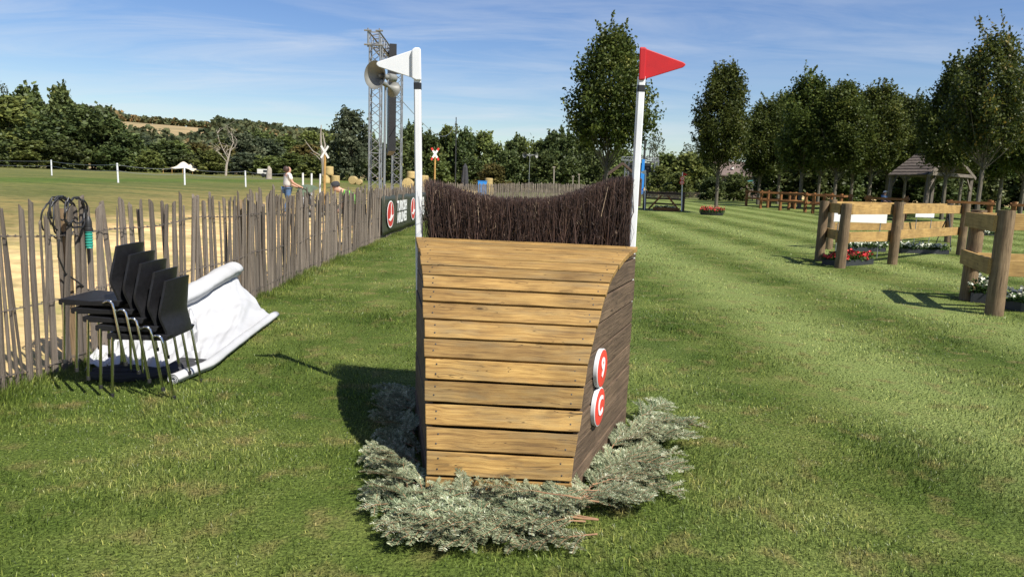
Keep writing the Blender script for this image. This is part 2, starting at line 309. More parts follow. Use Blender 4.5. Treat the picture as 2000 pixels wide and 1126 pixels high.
bp = n.new('ShaderNodeBump'); bp.inputs['Strength'].default_value = 0.9; bp.inputs['Distance'].default_value = 0.03; l.new(tn.outputs['Fac'], bp.inputs['Height']); l.new(bp.outputs[0], b.inputs['Normal'])
m, n, l, b = newmat('grass_blade')
c = grass_colour(n, l, True); l.new(c, b.inputs['Base Color']); b.inputs['Roughness'].default_value = 0.42; b.inputs['Specular IOR Level'].default_value = 0.35
tr = n.new('ShaderNodeBsdfTranslucent'); l.new(c, tr.inputs['Color'])
ms = n.new('ShaderNodeMixShader'); ms.inputs[0].default_value = 0.35; l.new(b.outputs[0], ms.inputs[1]); l.new(tr.outputs[0], ms.inputs[2])
l.new(ms.outputs[0], [x for x in n if x.type == 'OUTPUT_MATERIAL'][0].inputs['Surface'])
# dry field left of the fence: bare trodden strip, then grass in strips
m, n, l, b = newmat('field_ground')
g = n.new('ShaderNodeNewGeometry'); sp = n.new('ShaderNodeSeparateXYZ'); l.new(g.outputs['Position'], sp.inputs[0])
nw = n.new('ShaderNodeTexNoise'); nw.inputs['Scale'].default_value = 0.22; nw.inputs['Detail'].default_value = 6; nw.inputs['Roughness'].default_value = 0.65; l.new(g.outputs['Position'], nw.inputs['Vector'])
ma = n.new('ShaderNodeMath'); ma.operation = 'MULTIPLY_ADD'; ma.inputs[1].default_value = 9.0; l.new(nw.outputs['Fac'], ma.inputs[0]); l.new(sp.outputs['X'], ma.inputs[2])
mr = n.new('ShaderNodeMapRange'); mr.inputs['From Min'].default_value = -60; mr.inputs['From Max'].default_value = 4; l.new(ma.outputs[0], mr.inputs['Value'])
def fx(x): return (x + 4.5 + 60) / 64.0
dry = (0.50, 0.365, 0.175); olive = (0.100, 0.110, 0.033); green = (0.072, 0.105, 0.021); pale = (0.118, 0.122, 0.040)
rr = ramp(n, [(fx(-58), pale), (fx(-38), olive), (fx(-31), olive), (fx(-28.5), green), (fx(-25.5), green), (fx(-23), olive), (fx(-17), (0.118, 0.116, 0.039)), (fx(-11), (0.20, 0.16, 0.062)), (fx(-7.5), dry)])
l.new(mr.outputs[0], rr.inputs[0])
nf = n.new('ShaderNodeTexNoise'); nf.inputs['Scale'].default_value = 3.0; nf.inputs['Detail'].default_value = 9; nf.inputs['Roughness'].default_value = 0.7; l.new(g.outputs['Position'], nf.inputs['Vector'])
rf = ramp(n, [(0.3, (0.5, 0.55, 0.5)), (0.5, (1, 1, 1)), (0.7, (1.4, 1.33, 1.25))]); l.new(nf.outputs['Fac'], rf.inputs[0])
mst = n.new('ShaderNodeMapping'); mst.inputs['Scale'].default_value = (0.35, 1.0, 1.0); l.new(g.outputs['Position'], mst.inputs[0])
nst = n.new('ShaderNodeTexNoise'); nst.inputs['Scale'].default_value = 0.6; nst.inputs['Detail'].default_value = 7; nst.inputs['Roughness'].default_value = 0.7; l.new(mst.outputs[0], nst.inputs['Vector'])
rst = ramp(n, [(0.34, (0.60, 0.72, 0.55)), (0.5, (1, 1, 1)), (0.66, (1.55, 1.32, 1.3))]); l.new(nst.outputs['Fac'], rst.inputs[0])
mst2 = n.new('ShaderNodeMixRGB'); mst2.blend_type = 'MULTIPLY'; mst2.inputs[0].default_value = 1; l.new(rf.outputs[0], mst2.inputs[1]); l.new(rst.outputs[0], mst2.inputs[2]); rf = mst2
mu = n.new('ShaderNodeMixRGB'); mu.blend_type = 'MULTIPLY'; mu.inputs[0].default_value = 1; l.new(rr.outputs[0], mu.inputs[1]); l.new(rf.outputs[0], mu.inputs[2])
l.new(mu.outputs[0], b.inputs['Base Color']); b.inputs['Roughness'].default_value = 0.95; b.inputs['Specular IOR Level'].default_value = 0.1
bp = n.new('ShaderNodeBump'); bp.inputs['Strength'].default_value = 0.8; bp.inputs['Distance'].default_value = 0.05; l.new(nf.outputs['Fac'], bp.inputs['Height']); l.new(bp.outputs[0], b.inputs['Normal'])
plain('hill_dry', (0.36, 0.25, 0.12), (0.17, 0.14, 0.06), 0.03, 0.95, detail=8, var=0)
M = MATS

# ------------------------------------------------------------------ mesh helpers
class MB:
    def __init__(self): self.v = []; self.f = []
    def add(self, vs, fs):
        o = len(self.v); self.v += [tuple(v) for v in vs]; self.f += [tuple(i + o for i in f) for f in fs]; return self
    def box(self, c, s, R=None):
        c = Vector(c); vs = []
        for z in (-1, 1):
            for y in (-1, 1):
                for x in (-1, 1):
                    p = Vector((x * s[0] / 2, y * s[1] / 2, z * s[2] / 2))
                    vs.append(c + (R @ p if R is not None else p))
        return self.add(vs, [(0, 2, 3, 1), (4, 5, 7, 6), (0, 1, 5, 4), (2, 6, 7, 3), (0, 4, 6, 2), (1, 3, 7, 5)])
    def beam(self, a, b, w, h, up=(0, 0, 1)):
        a = Vector(a); b = Vector(b); R = frame(b - a, up)
        return self.box((a + b) / 2, ((b - a).length, w, h), R)
    def tube(self, pts, r, n=8, caps=True):
        pts = [Vector(p) for p in pts]; k = len(pts)
        rs = r if hasattr(r, '__len__') else [r] * k
        vs = []; u = None
        for i, p in enumerate(pts):
            t = (pts[min(i + 1, k - 1)] - pts[max(i - 1, 0)])
            if t.length < 1e-9: t = Vector((0, 0, 1))
            t.normalize()
            if u is None:
                u = t.orthogonal().normalized()
            else:
                u = u - t * u.dot(t)
                u = u.normalized() if u.length > 1e-6 else t.orthogonal().normalized()
            v = t.cross(u)
            for j in range(n):
                a = 2 * math.pi * j / n
                vs.append(p + (u * math.cos(a) + v * math.sin(a)) * rs[i])
        fs = []
        for i in range(k - 1):
            for j in range(n):
                j2 = (j + 1) % n
                fs.append((i * n + j, i * n + j2, (i + 1) * n + j2, (i + 1) * n + j))
        if caps:
            fs.append(tuple(range(n - 1, -1, -1))); fs.append(tuple((k - 1) * n + j for j in range(n)))
        return self.add(vs, fs)
    def lathe(self, prof, n=16, T=None, caps=True):
        T = T or Matrix.Identity(4); vs = []
        for r, z in prof:
            for j in range(n):
                a = 2 * math.pi * j / n
                vs.append(T @ Vector((r * math.cos(a), r * math.sin(a), z)))
        k = len(prof); fs = []
        for i in range(k - 1):
            for j in range(n):
                j2 = (j + 1) % n
                fs.append((i * n + j, i * n + j2, (i + 1) * n + j2, (i + 1) * n + j))
        if caps:
            fs.append(tuple(range(n - 1, -1, -1))); fs.append(tuple((k - 1) * n + j for j in range(n)))
        return self.add(vs, fs)
    def prism(self, poly, d, T=None):
        """polygon in local XY, thickness d along Z (centred)"""
        T = T or Matrix.Identity(4); k = len(poly)
        vs = [T @ Vector((x, y, -d / 2)) for x, y in poly] + [T @ Vector((x, y, d / 2)) for x, y in poly]
        fs = [tuple(range(k - 1, -1, -1)), tuple(range(k, 2 * k))]
        for i in range(k):
            j = (i + 1) % k; fs.append((i, j, k + j, k + i))
        return self.add(vs, fs)
    def mesh(self, name, mat, smooth=False):
        me = bpy.data.meshes.new(name); me.from_pydata(self.v, [], self.f); me.update()
        if mat: me.materials.append(M[mat] if isinstance(mat, str) else mat)
        if smooth:
            me.polygons.foreach_set('use_smooth', [True] * len(me.polygons))
            if hasattr(me, 'set_sharp_from_angle'): me.set_sharp_from_angle(angle=rad(40))
        return me
    def build(self, name, mat, parent=None, smooth=False, bevel=0, loc=None):
        return link(name, self.mesh(name, mat, smooth), parent, bevel, loc)
def frame(d, up=(0, 0, 1)):
    x = Vector(d).normalized(); z = Vector(up)
    y = z.cross(x)
    if y.length < 1e-4: y = Vector((0, 1, 0)).cross(x)
    y.normalize(); z = x.cross(y)
    return Matrix((x, y, z)).transposed()
def link(name, data, parent=None, bevel=0, loc=None, matrix=None):
    o = bpy.data.objects.new(name, data); COL.objects.link(o)
    if parent is not None: o.parent = parent
    if matrix is not None: o.matrix_local = matrix
    elif loc is not None: o.location = loc
    if bevel:
        b = o.modifiers.new('bevel', 'BEVEL'); b.width = bevel; b.segments = 2; b.limit_method = 'ANGLE'
    return o
def tag(o, label, cat, group=None, kind=None):
    if label: o['label'] = label
    if cat: o['category'] = cat
    if group: o['group'] = group
    if kind: o['kind'] = kind
    return o
def thing(name, label, cat, loc=(0, 0, 0), rz=0.0, group=None):
    o = bpy.data.objects.new(name, None); COL.objects.link(o); o.empty_display_size = 0.1
    o.location = loc; o.rotation_euler = (0, 0, rz)
    return tag(o, label, cat, group)
def copy_tree(o, parent=None):
    c = o.copy(); COL.objects.link(c)
    if parent is not None: c.parent = parent
    for ch in o.children: copy_tree(ch, c)
    return c
def bar(name, a, b, w, h, mat, parent, up=(0, 0, 1), bevel=0.004, axis='X'):
    """a board or beam with its own frame: local X (or Z) along its length; a, b in the parent's space"""
    a = Vector(a); b = Vector(b); Ln = (b - a).length
    mb = MB()
    if axis == 'X':
        mb.box((0, 0, 0), (Ln, w, h)); R = frame(b - a, up)
    else:
        mb.box((0, 0, 0), (w, h, Ln)); R = frame(b - a, up); R = Matrix((R.col[1], R.col[2], R.col[0])).transposed()
    o = link(name, mb.mesh(name, mat), parent, bevel)
    o.matrix_local = Matrix.Translation((a + b) / 2) @ R.to_4x4()
    return o
def pole(name, a, b, r0, r1, mat, parent, n=10, wob=0.0, rng=None, segs=1):
    a = Vector(a); b = Vector(b); Ln = (b - a).length
    R = frame(b - a, (0.3, 1, 0.2)); R = Matrix((R.col[1], R.col[2], R.col[0])).transposed()
    pts = []; rs = []
    for i in range(segs + 1):
        t = i / segs
        dx = rng.uniform(-wob, wob) if (rng and 0 < i) else 0; dy = rng.uniform(-wob, wob) if (rng and 0 < i) else 0
        pts.append((dx, dy, Ln * t)); rs.append(r0 + (r1 - r0) * t)
    mb = MB().tube(pts, rs, n)
    o = link(name, mb.mesh(name, mat, True), parent)
    o.matrix_local = Matrix.Translation(a) @ R.to_4x4()
    return o
def text_mesh(txt, size, depth, mat, name, bold=0.0, sx=1.0):
    cu = bpy.data.curves.new(name, 'FONT'); cu.body = txt; cu.size = size; cu.extrude = depth; cu.offset = bold
    cu.align_x = 'CENTER'; cu.align_y = 'CENTER'; cu.resolution_u = 4
    t = bpy.data.objects.new(name, cu); COL.objects.link(t)
    bpy.context.view_layer.update()
    me = bpy.data.meshes.new_from_object(t.evaluated_get(bpy.context.evaluated_depsgraph_get()))
    bpy.data.objects.remove(t); bpy.data.curves.remove(cu)
    me.materials.clear(); me.materials.append(M[mat]); me.name = name
    me.transform(Matrix.Diagonal((sx, 1, 1, 1)))
    return me
def np_mesh(name, V, F_, mat, tint=None):
    """V (n,3), F_ (m,k) with k = 3 or 4; tint per face"""
    me = bpy.data.meshes.new(name); k = F_.shape[1]; m_ = len(F_)
    me.vertices.add(len(V)); me.vertices.foreach_set('co', V.astype(np.float32).ravel())
    me.loops.add(m_ * k); me.loops.foreach_set('vertex_index', F_.astype(np.int32).ravel())
    me.polygons.add(m_); me.polygons.foreach_set('loop_start', np.arange(0, m_ * k, k, dtype=np.int32))
    me.polygons.foreach_set('loop_total', np.full(m_, k, dtype=np.int32))
    if tint is not None:
        a = me.attributes.new('tint', 'FLOAT', 'FACE'); a.data.foreach_set('value', tint.astype(np.float32))
    me.update(calc_edges=True)
    me.materials.append(M[mat]); return me
def unit(a): return a / np.maximum(np.linalg.norm(a, axis=-1, keepdims=True), 1e-9)
def leaf_quads(C, size, rng, up=0.35, aspect=0.6):
    """a diamond leaf at each centre C"""
    n_ = len(C)
    nr = unit(rng.normal(size=(n_, 3)) + np.array([0, 0, up]))
    a = unit(np.cross(nr, rng.normal(size=(n_, 3)))); b_ = np.cross(nr, a)
    s = (size * rng.uniform(0.6, 1.3, n_))[:, None]
    V = np.stack([C - a * s, C + b_ * s * aspect - nr * s * .15, C + a * s, C - b_ * s * aspect - nr * s * .15], 1).reshape(-1, 3)
    F_ = np.arange(n_ * 4).reshape(-1, 4)
    return V, F_

# ================================================================== the setting
FX = -3.70
xs = [-1800, -1100, -700, -450, -300, -220, -160, -120, -95, -75, -60] + [-50 + 2.5 * i for i in range(18)] + [-5, -4, FX, -2, 0] + [2 * i for i in range(1, 16)] + [36, 44, 55, 70, 90, 120, 170, 250, 400, 700, 1800]
ys = [-40, -20, -10, -5] + [2.5 * i for i in range(0, 30)] + [80, 90, 100, 115, 140, 180, 240, 320, 450, 700, 1100, 2500]
def sheet(name, keep, mat):
    mb = MB(); idx = {}
    def vi(i, j):
        if (i, j) not in idx:
            idx[(i, j)] = len(mb.v); mb.v.append((xs[i], ys[j], gz(xs[i], ys[j])))
        return idx[(i, j)]
    for i in range(len(xs) - 1):
        for j in range(len(ys) - 1):
            if keep((xs[i] + xs[i + 1]) / 2, (ys[j] + ys[j + 1]) / 2):
                mb.f.append((vi(i, j), vi(i + 1, j), vi(i + 1, j + 1), vi(i, j + 1)))
    return mb.build(name, mat, smooth=True)
tag(sheet('lawn', lambda x, y: x > FX and y < 140, 'lawn_soil'), 'mown green lawn of the riding course', 'lawn', kind='structure')
tag(sheet('field', lambda x, y: not (x > FX and y < 140), 'field_ground'), 'dry trodden field beyond the paling fence', 'field', kind='structure')

# the hill: ridge read off the photograph at 800 m
RIDGE = [(-900, 180), (-300, 205), (0, 215), (240, 238), (420, 253), (520, 263), (650, 277), (760, 305), (900, 338), (1000, 352), (1100, 362)]
RX = [aty(a, b, 800).x for a, b in RIDGE]; RZ = [aty(a, b, 800).z for a, b in RIDGE]
def hillz(x, y):
    r = float(np.interp(x, RX, RZ))
    return 0.6 + max(0, r - 0.6) * smooth(330, 800, y)
mb = MB(); hx = [-1500 + 40 * i for i in range(40)]; hy = [330 + 30 * i for i in range(19)]
for y in hy:
    for x in hx: mb.v.append((x, y, hillz(x, y)))
W_ = len(hx)
for j in range(len(hy) - 1):
    for i in range(W_ - 1): mb.f.append((j * W_ + i, j * W_ + i + 1, (j + 1) * W_ + i + 1, (j + 1) * W_ + i))
tag(mb.build('hill', 'hill_dry', smooth=True), 'long hill with a dry field under its wooded ridge', 'hill', kind='structure')

# the woods on the hill: one mass
rng = np.random.default_rng(5)
def lumps(n_, rng, rx, rz):
    d = unit(rng.normal(size=(n_, 3))); d[:, 2] = np.abs(d[:, 2]) * 1.0 - 0.25
    return d * np.array([rx, rx, rz]) * rng.uniform(0.75, 1.05, (n_, 1))
Cs = []; Ts = []; Sz = []
for k in range(2300):
    if k < 640:
        y = rng.uniform(792, 835); x = rng.uniform(-1000, -40); big = rng.uniform(0.8, 1.25)
        if -440 < x < -325: big *= 0.72
    else:
        y = rng.uniform(400, 790); x = rng.uniform(-1000, -20) * (0.5 + 0.5 * y / 800); big = rng.uniform(0.9, 1.4)
    px = 1000 + F * x / y
    if y < 792 and 225 < px < 424 and y > 565 + 40 * math.sin(px * 0.05): continue
    c = lumps(60, rng, 6.0 * big, 7.5 * big) + np.array([x, y, hillz(x, y) + 4.5 * big])
    Cs.append(c); t0 = rng.uniform(0, 0.75) if y < 792 else rng.uniform(0.1, 1.0)
    Ts.append(np.clip(t0 + rng.normal(0, 0.14, 60), 0, 1))
C = np.concatenate(Cs); T = np.concatenate(Ts)
V, F_ = leaf_quads(C, 2.1, rng, 0.5, 0.8)
foliage('leaf_hill', (0.040, 0.054, 0.026), (0.105, 0.118, 0.052), (0.24, 0.165, 0.068), 0.2, trans=0.2, gloss=0.04, var=0)
tag(link('hillside_woodland', np_mesh('hillside_woodland', V, F_, 'leaf_hill', T)), 'distant woods covering the hill around the dry field', 'woodland', kind='stuff')

# ------------------------------------------------------------------ trees
def tree_wood(limbs, mat):
    mb = MB()
    for pts, rs, n_ in limbs: mb.tube(pts, rs, n_)
    return mb.mesh('trunk', mat, True)
def hornbeam(seed, Rmax=2.2, leaf='leaf_hornbeam', H=10.0, clear=2.5, nleaf=32, spires=8, low=4.1, wispy=0.0):
    """upright garden tree: clean trunk, vase of limbs, egg-shaped crown of leaves"""
    rg = np.random.default_rng(seed)
    limbs = [([(0, 0, -0.1), (0.02, 0.01, clear * 0.5), (0, 0.02, clear), (0.02, 0, clear + 0.6)], [0.15, 0.12, 0.115, 0.08], 8)]
    def prof(z):                       # crown radius with height
        t = (z - low) / (H - low)
        return Rmax * np.clip(np.where(t < 0.28, 0.62 + 0.38 * np.clip(t / 0.28, 0, 1) ** 0.7, np.clip(1 - (np.clip((t - 0.28) / 0.74, 0, 1)) ** 1.8, 0, 1) ** 0.8), 0.05, 1)
    ph = rg.uniform(0, 6.28, 8)
    def lump(a, z): return 1 + 0.16 * np.sin(2 * a + ph[0] + z * 0.9) + 0.15 * np.sin(3 * a + ph[1] - z * 1.6) + 0.13 * np.sin(5 * a + ph[2] + z * 2.6)
    cl = []
    nl = 30
    for i in range(nl):
        a = i * 2.399 + rg.uniform(-0.3, 0.3); f = (i + 0.5) / nl
        ze = low + 0.3 + (H - 0.8 - low) * f ** 1.3
        re = float(prof(np.array(ze))) * rg.uniform(0.65, 0.98)
        b0 = clear + rg.uniform(-0.35, 0.5) + 0.9 * f
        p0 = Vector((0, 0, b0)); p2 = Vector((re * math.cos(a), re * math.sin(a), ze))
        p1 = Vector((p2.x * 0.55, p2.y * 0.55, b0 + (ze - b0) * (0.40 + 0.1 * f)))
        pts = []
        for t in np.linspace(0, 1, 6):
            pts.append(p0 * (1 - t) ** 2 + p1 * 2 * t * (1 - t) + p2 * t * t)
        r0 = 0.045 - 0.012 * f
        limbs.append((pts, [r0, r0 * 0.8, r0 * 0.65, r0 * 0.5, r0 * 0.35, r0 * 0.15], 5))
    n_c = 900
    z = low - 0.1 + (H - low - 0.2) * rg.beta(1.15, 1.3, n_c)
    a = rg.uniform(0, 6.283, n_c)
    r = prof(z) * lump(a, z) * np.sqrt(rg.uniform(0.10, 1.0, n_c))
    cc = np.stack([r * np.cos(a), r * np.sin(a), z], 1)
    # gaps
    g = np.sin(cc[:, 0] * 2.3 + ph[3]) * np.sin(cc[:, 1] * 2.1 + ph[4]) * np.sin(cc[:, 2] * 1.9 + ph[5])
    cc = cc[g > -0.30]
    L_ = []; T_ = []
    for c in cc:
        k = nleaf + int(rg.integers(-8, 9))
        L_.append(c + rg.normal(size=(k, 3)) * np.array([0.20, 0.20, 0.30])); T_.append(np.clip(rg.normal(0.42 + rg.normal(0, 0.2), 0.13, k), 0, 1))
    for s in range(spires):             # shoots standing out of the outline
        a = rg.uniform(0, 6.283); f = rg.uniform(0, 1) ** 0.5; z0 = low + (H - low) * (0.5 + 0.45 * f)
        rr = float(prof(np.array(z0))) * rg.uniform(0.5, 1.0); ln = rg.uniform(0.7, 1.5) * (1 + wispy)
        p = np.array([rr * math.cos(a), rr * math.sin(a), z0]); q = p + np.array([rg.normal(0, 0.25), rg.normal(0, 0.25), ln])
        if wispy: q[0] += 0.35 * ln
        limbs.append(([Vector(p), Vector((p + q) / 2 + rg.normal(0, 0.05, 3)), Vector(q)], [0.014, 0.010, 0.004], 4))
        k = int(55 * (1 - 0.5 * wispy)); t = rg.uniform(0, 1, k)[:, None]
        L_.append(p + (q - p) * t + rg.normal(size=(k, 3)) * 0.13 * (1.15 - t)); T_.append(rg.uniform(0.35, 0.95, k))
    for s in range(16):                 # drooping twigs at the sides
        a = rg.uniform(0, 6.283); z0 = rg.uniform(low, low + 0.5 * (H - low)); rr = float(prof(np.array(z0)))
        p = np.array([rr * math.cos(a), rr * math.sin(a), z0]); q = p * np.array([1.22, 1.22, 1]) + np.array([0, 0, rg.uniform(-0.35, 0.45)])
        k = 30; t = rg.uniform(0, 1, k)[:, None]
        L_.append(p + (q - p) * t + rg.normal(size=(k, 3)) * 0.09); T_.append(rg.uniform(0.3, 0.9, k))
    V, F_ = leaf_quads(np.concatenate(L_), 0.098, rg, 0.35)
    return tree_wood(limbs, 'bark_pale'), np_mesh('crown', V, F_, leaf, np.concatenate(T_))
def broadleaf(seed, leaf='leaf_broad', H=10.0, Rw=4.0, n_blob=15, ncl=26, per=15, ls=0.30, low=-0.4):
    rg = np.random.default_rng(seed)
    limbs = [([(0, 0, -0.3), (0.1, 0, H * 0.25), (0, 0.1, H * 0.5)], [0.26, 0.2, 0.1], 7)]
    L_ = []; T_ = []
    for i in range(n_blob):
        a = i * 2.4 + rg.uniform(-0.4, 0.4); f = (i + 0.5) / n_blob
        z = low + 1.2 + (H - low - 2.4) * f; rr = Rw * (0.62 if f < 0.6 else 0.62 * (1 - (f - 0.6) / 0.48)) * rg.uniform(0.5, 1.1)
        c = np.array([rr * math.cos(a), rr * math.sin(a), z + rg.normal(0, 0.3)]); br = rg.uniform(1.15, 1.9) * (1.1 - 0.35 * f)
        limbs.append(([Vector((0, 0, H * 0.12 + z * 0.3)), Vector(c * np.array([0.5, 0.5, 0.8])), Vector(c)], [0.10, 0.07, 0.03], 5))
        d = unit(rg.normal(size=(ncl, 3)) + np.array([0, 0, 0.25]))
        cc = c + d * br * rg.uniform(0.7, 1.08, (ncl, 1)) * np.array([1, 1, 0.9])
        t0 = 0.45 + rg.normal(0, 0.1)
        for q in cc:
            L_.append(q + rg.normal(size=(per, 3)) * 0.27); T_.append(np.clip(rg.normal(t0, 0.2, per), 0, 1))
    for i in range(14):
        a = rg.uniform(0, 6.283); z = rg.uniform(H * 0.75, H * 0.97); p = np.array([rg.normal(0, Rw * 0.3), rg.normal(0, Rw * 0.3), z])
        L_.append(p + rg.normal(size=(18, 3)) * np.array([0.16, 0.16, 0.42])); T_.append(rg.uniform(0.2, 0.9, 18))
    V, F_ = leaf_quads(np.concatenate(L_), ls, rg, 0.4, 0.7)
    return tree_wood(limbs, 'bark'), np_mesh('crown', V, F_, leaf, np.concatenate(T_))
def plant_tree(name, meshes, label, cat, group, loc, sx, sz, rz, tilt=0.0):
    t = thing(name, label, cat, loc, 0, group)
    S = Matrix.Rotation(tilt, 4, 'Y') @ Matrix.Rotation(rz, 4, 'Z') @ Matrix.Diagonal((sx, sx, sz, 1))
    for nm, me in zip(('trunk', 'crown'), meshes): link(nm, me, t, matrix=S)
    return t

HB = [hornbeam(11, 2.25), hornbeam(12, 1.95, low=3.8), hornbeam(13, 1.7, spires=9, low=3.4), hornbeam(14, 2.0, spires=11, low=3.9, clear=2.7), hornbeam(15, 2.35, low=4.3, clear=2.8, leaf='leaf_yellowing', spires=11, wispy=0.6, nleaf=26)]
rt = random.Random(4)
def horn_at(px, top, Y, wpx, var, label, group='young hornbeams standing on the lawn', Rm=(2.25, 1.95, 1.7, 2.0, 2.35)):
    b = on(px, Y); h = aty(px, top, Y).z - b.z
    return plant_tree('hornbeam_tree', HB[var], label, 'tree', group, b, (wpx / F * Y / 2) / Rm[var] / 1.12, h / 10.2, rt.uniform(0, 6.28))
horn_at(1180, 52, 33, 172, 0, 'tallest single tree, egg-shaped crown rising behind the red flag')
horn_at(1397, 118, 43, 112, 1, 'single upright tree with red flowers planted round its trunk')
horn_at(1905, 62, 41, 165, 4, 'big yellowing tree with wispy top shoots beside the shingled pavilion')
horn_at(1838, 116, 46, 120, 3, 'upright dark tree standing in front of the shingled pavilion roof')
horn_at(1990, 135, 46, 120, 3, 'upright dark tree cut by the right edge of the picture')
ORD = ['first', 'second', 'third', 'fourth', 'fifth', 'sixth', 'seventh', 'eighth', 'ninth', 'tenth', 'eleventh', 'twelfth', 'thirteenth', 'fourteenth', 'fifteenth', 'sixteenth', 'seventeenth', 'eighteenth', 'nineteenth', 'twentieth', 'twenty-first', 'twenty-second', 'twenty-third']
for row, trees in (('front', [(1480, 192, 70, 96, 2), (1560, 138, 60, 108, 2), (1626, 156, 58, 122, 1), (1693, 164, 60, 122, 3), (1762, 188, 62, 118, 0), (1870, 165, 62, 100, 1), (1948, 155, 64, 104, 2)]), ('back', [(1518, 176, 76, 96, 1), (1596, 172, 76, 100, 3), (1660, 172, 78, 100, 2), (1727, 180, 78, 104, 1), (1803, 205, 76, 90, 2), (1910, 180, 76, 90, 3), (1990, 175, 74, 96, 1)])):
    for k_, (px, top, Y, wp, var) in enumerate(trees):
        horn_at(px, top, Y, wp, var, '%s tree from the left in the %s row of dark upright trees' % (ORD[k_], row), 'rows of upright trees right of the house')

BL = [broadleaf(21), broadleaf(22, Rw=3.4), broadleaf(23, 'leaf_dark'), broadleaf(24, 'leaf_dark', Rw=3.2), broadleaf(25, 'leaf_autumn'), broadleaf(26, 'leaf_grey', Rw=3.6, ls=0.24), broadleaf(27, 'leaf_dark', Rw=2.2, n_blob=12), broadleaf(28, 'leaf_grey', Rw=3.8, n_blob=9, ncl=16, per=9, ls=0.17)]
RW = [4.0, 3.4, 4.0, 3.2, 4.0, 3.6, 2.2, 3.8]
def broad_at(px, top, Y, wpx, var, label, cat='tree', group=None, name='broadleaf_tree'):
    b = on(px, Y); h = aty(px, top, Y).z - b.z
    return plant_tree(name, BL[var], label, cat, group, b, (wpx / F * Y / 2) / RW[var] / 0.95, h / 9.9, rt.uniform(0, 6.28))
LR = 'row of trees closing the left field'
for k_, a in enumerate(sorted([(22, 190, 150, 135, 1), (100, 226, 146, 125, 2), (168, 204, 152, 125, 2), (215, 222, 158, 100, 3), (255, 258, 152, 90, 2), (-60, 200, 150, 140, 1), (-30, 250, 120, 100, 2), (310, 278, 176, 90, 3), (232, 285, 142, 80, 2), (130, 270, 138, 90, 2), (60, 275, 136, 90, 1)])):
    broad_at(*a, ORD[k_] + ' broadleaf tree from the left in the row closing the left field', group=LR)
broad_at(60, 168, 188, 85, 3, 'ragged-topped tree rising behind the left row of trees')
broad_at(125, 165, 186, 48, 6, 'narrow feathery tree sticking up highest above the left row')
broad_at(8, 160, 190, 60, 7, 'pale thin-leaved tree top at the left edge of the picture')
broad_at(292, 293, 142, 56, 1, 'small bright green bush just left of the cream tent', 'bush', name='bush')
broad_at(412, 294, 140, 70, 1, 'round olive bush just right of the cream tent', 'bush', name='bush')
MR = 'trees at the foot of the hill'
for k_, a in enumerate(sorted([(345, 276, 205, 90, 0), (385, 280, 212, 85, 4), (345, 290, 180, 80, 2), (285, 266, 235, 60, 5), (470, 262, 222, 95, 5), (520, 272, 232, 90, 5), (562, 268, 242, 90, 0), (505, 252, 262, 80, 2), (600, 282, 196, 90, 4), (575, 300, 172, 90, 0), (642, 276, 212, 90, 2), (610, 258, 262, 80, 0), (440, 285, 205, 80, 4), (370, 300, 170, 70, 2), (480, 300, 178, 90, 5), (530, 305, 176, 80, 0), (440, 268, 250, 70, 0), (620, 305, 160, 70, 1)])):
    broad_at(*a, ORD[k_] + ' tree from the left in the mixed belt at the foot of the hill', group=MR)
broad_at(684, 216, 128, 98, 5, 'largest grey-green tree just left of the lattice tower')
broad_at(655, 268, 140, 70, 0, 'bushy tree in front of the big grey-green tree by the bare trunk')
CR = 'trees behind the far paling fence'
for k_, a in enumerate(sorted([(718, 258, 150, 70, 2), (800, 238, 142, 62, 2), (775, 272, 132, 76, 3), (835, 254, 120, 76, 2), (872, 248, 126, 74, 0), (905, 252, 123, 70, 2), (940, 258, 127, 76, 1), (965, 282, 119, 66, 0), (1010, 263, 116, 84, 2), (985, 290, 110, 66, 2), (1048, 278, 113, 74, 0), (1078, 252, 112, 62, 3), (1108, 256, 112, 62, 2), (1137, 256, 114, 62, 3), (1062, 295, 105, 76, 2), (1150, 292, 108, 66, 2), (1190, 300, 114, 76, 0), (1215, 292, 124, 66, 0), (850, 300, 112, 70, 0), (920, 305, 112, 76, 2), (1110, 305, 103, 70, 2), (960, 320, 106, 66, 4)])):
    broad_at(*a, ORD[k_] + ' tree from the left in the row behind the far paling fence', group=CR)
broad_at(1272, 262, 132, 70, 7, 'thin pale tree showing sky through its crown above the far screen')
broad_at(1352, 278, 118, 82, 7, 'thin pale-leaved tree just left of the single upright tree')
HD = 'bushes left of the house'
for k_, a in enumerate(sorted([(1302, 300, 110, 76, 1), (1340, 300, 108, 80, 1), (1372, 300, 108, 76, 0), (1432, 336, 88, 62, 2), (1392, 345, 86, 62, 2), (1325, 338, 92, 60, 1), (1290, 325, 98, 60, 0)])):
    broad_at(*a, ORD[k_] + ' leafy bush from the left between the far screen and the house', 'bush', HD, 'bush')
DK = 'dark thicket behind the upright trees'
for i in range(13):
    broad_at(1500 + 46 * i + rt.uniform(-8, 8), 300 + rt.uniform(-22, 14), 92 + rt.uniform(-6, 8), 92, rt.choice([2, 3, 2]), ORD[i] + ' dark bush from the left in the thicket behind the upright trees', 'bush', DK, 'bush')

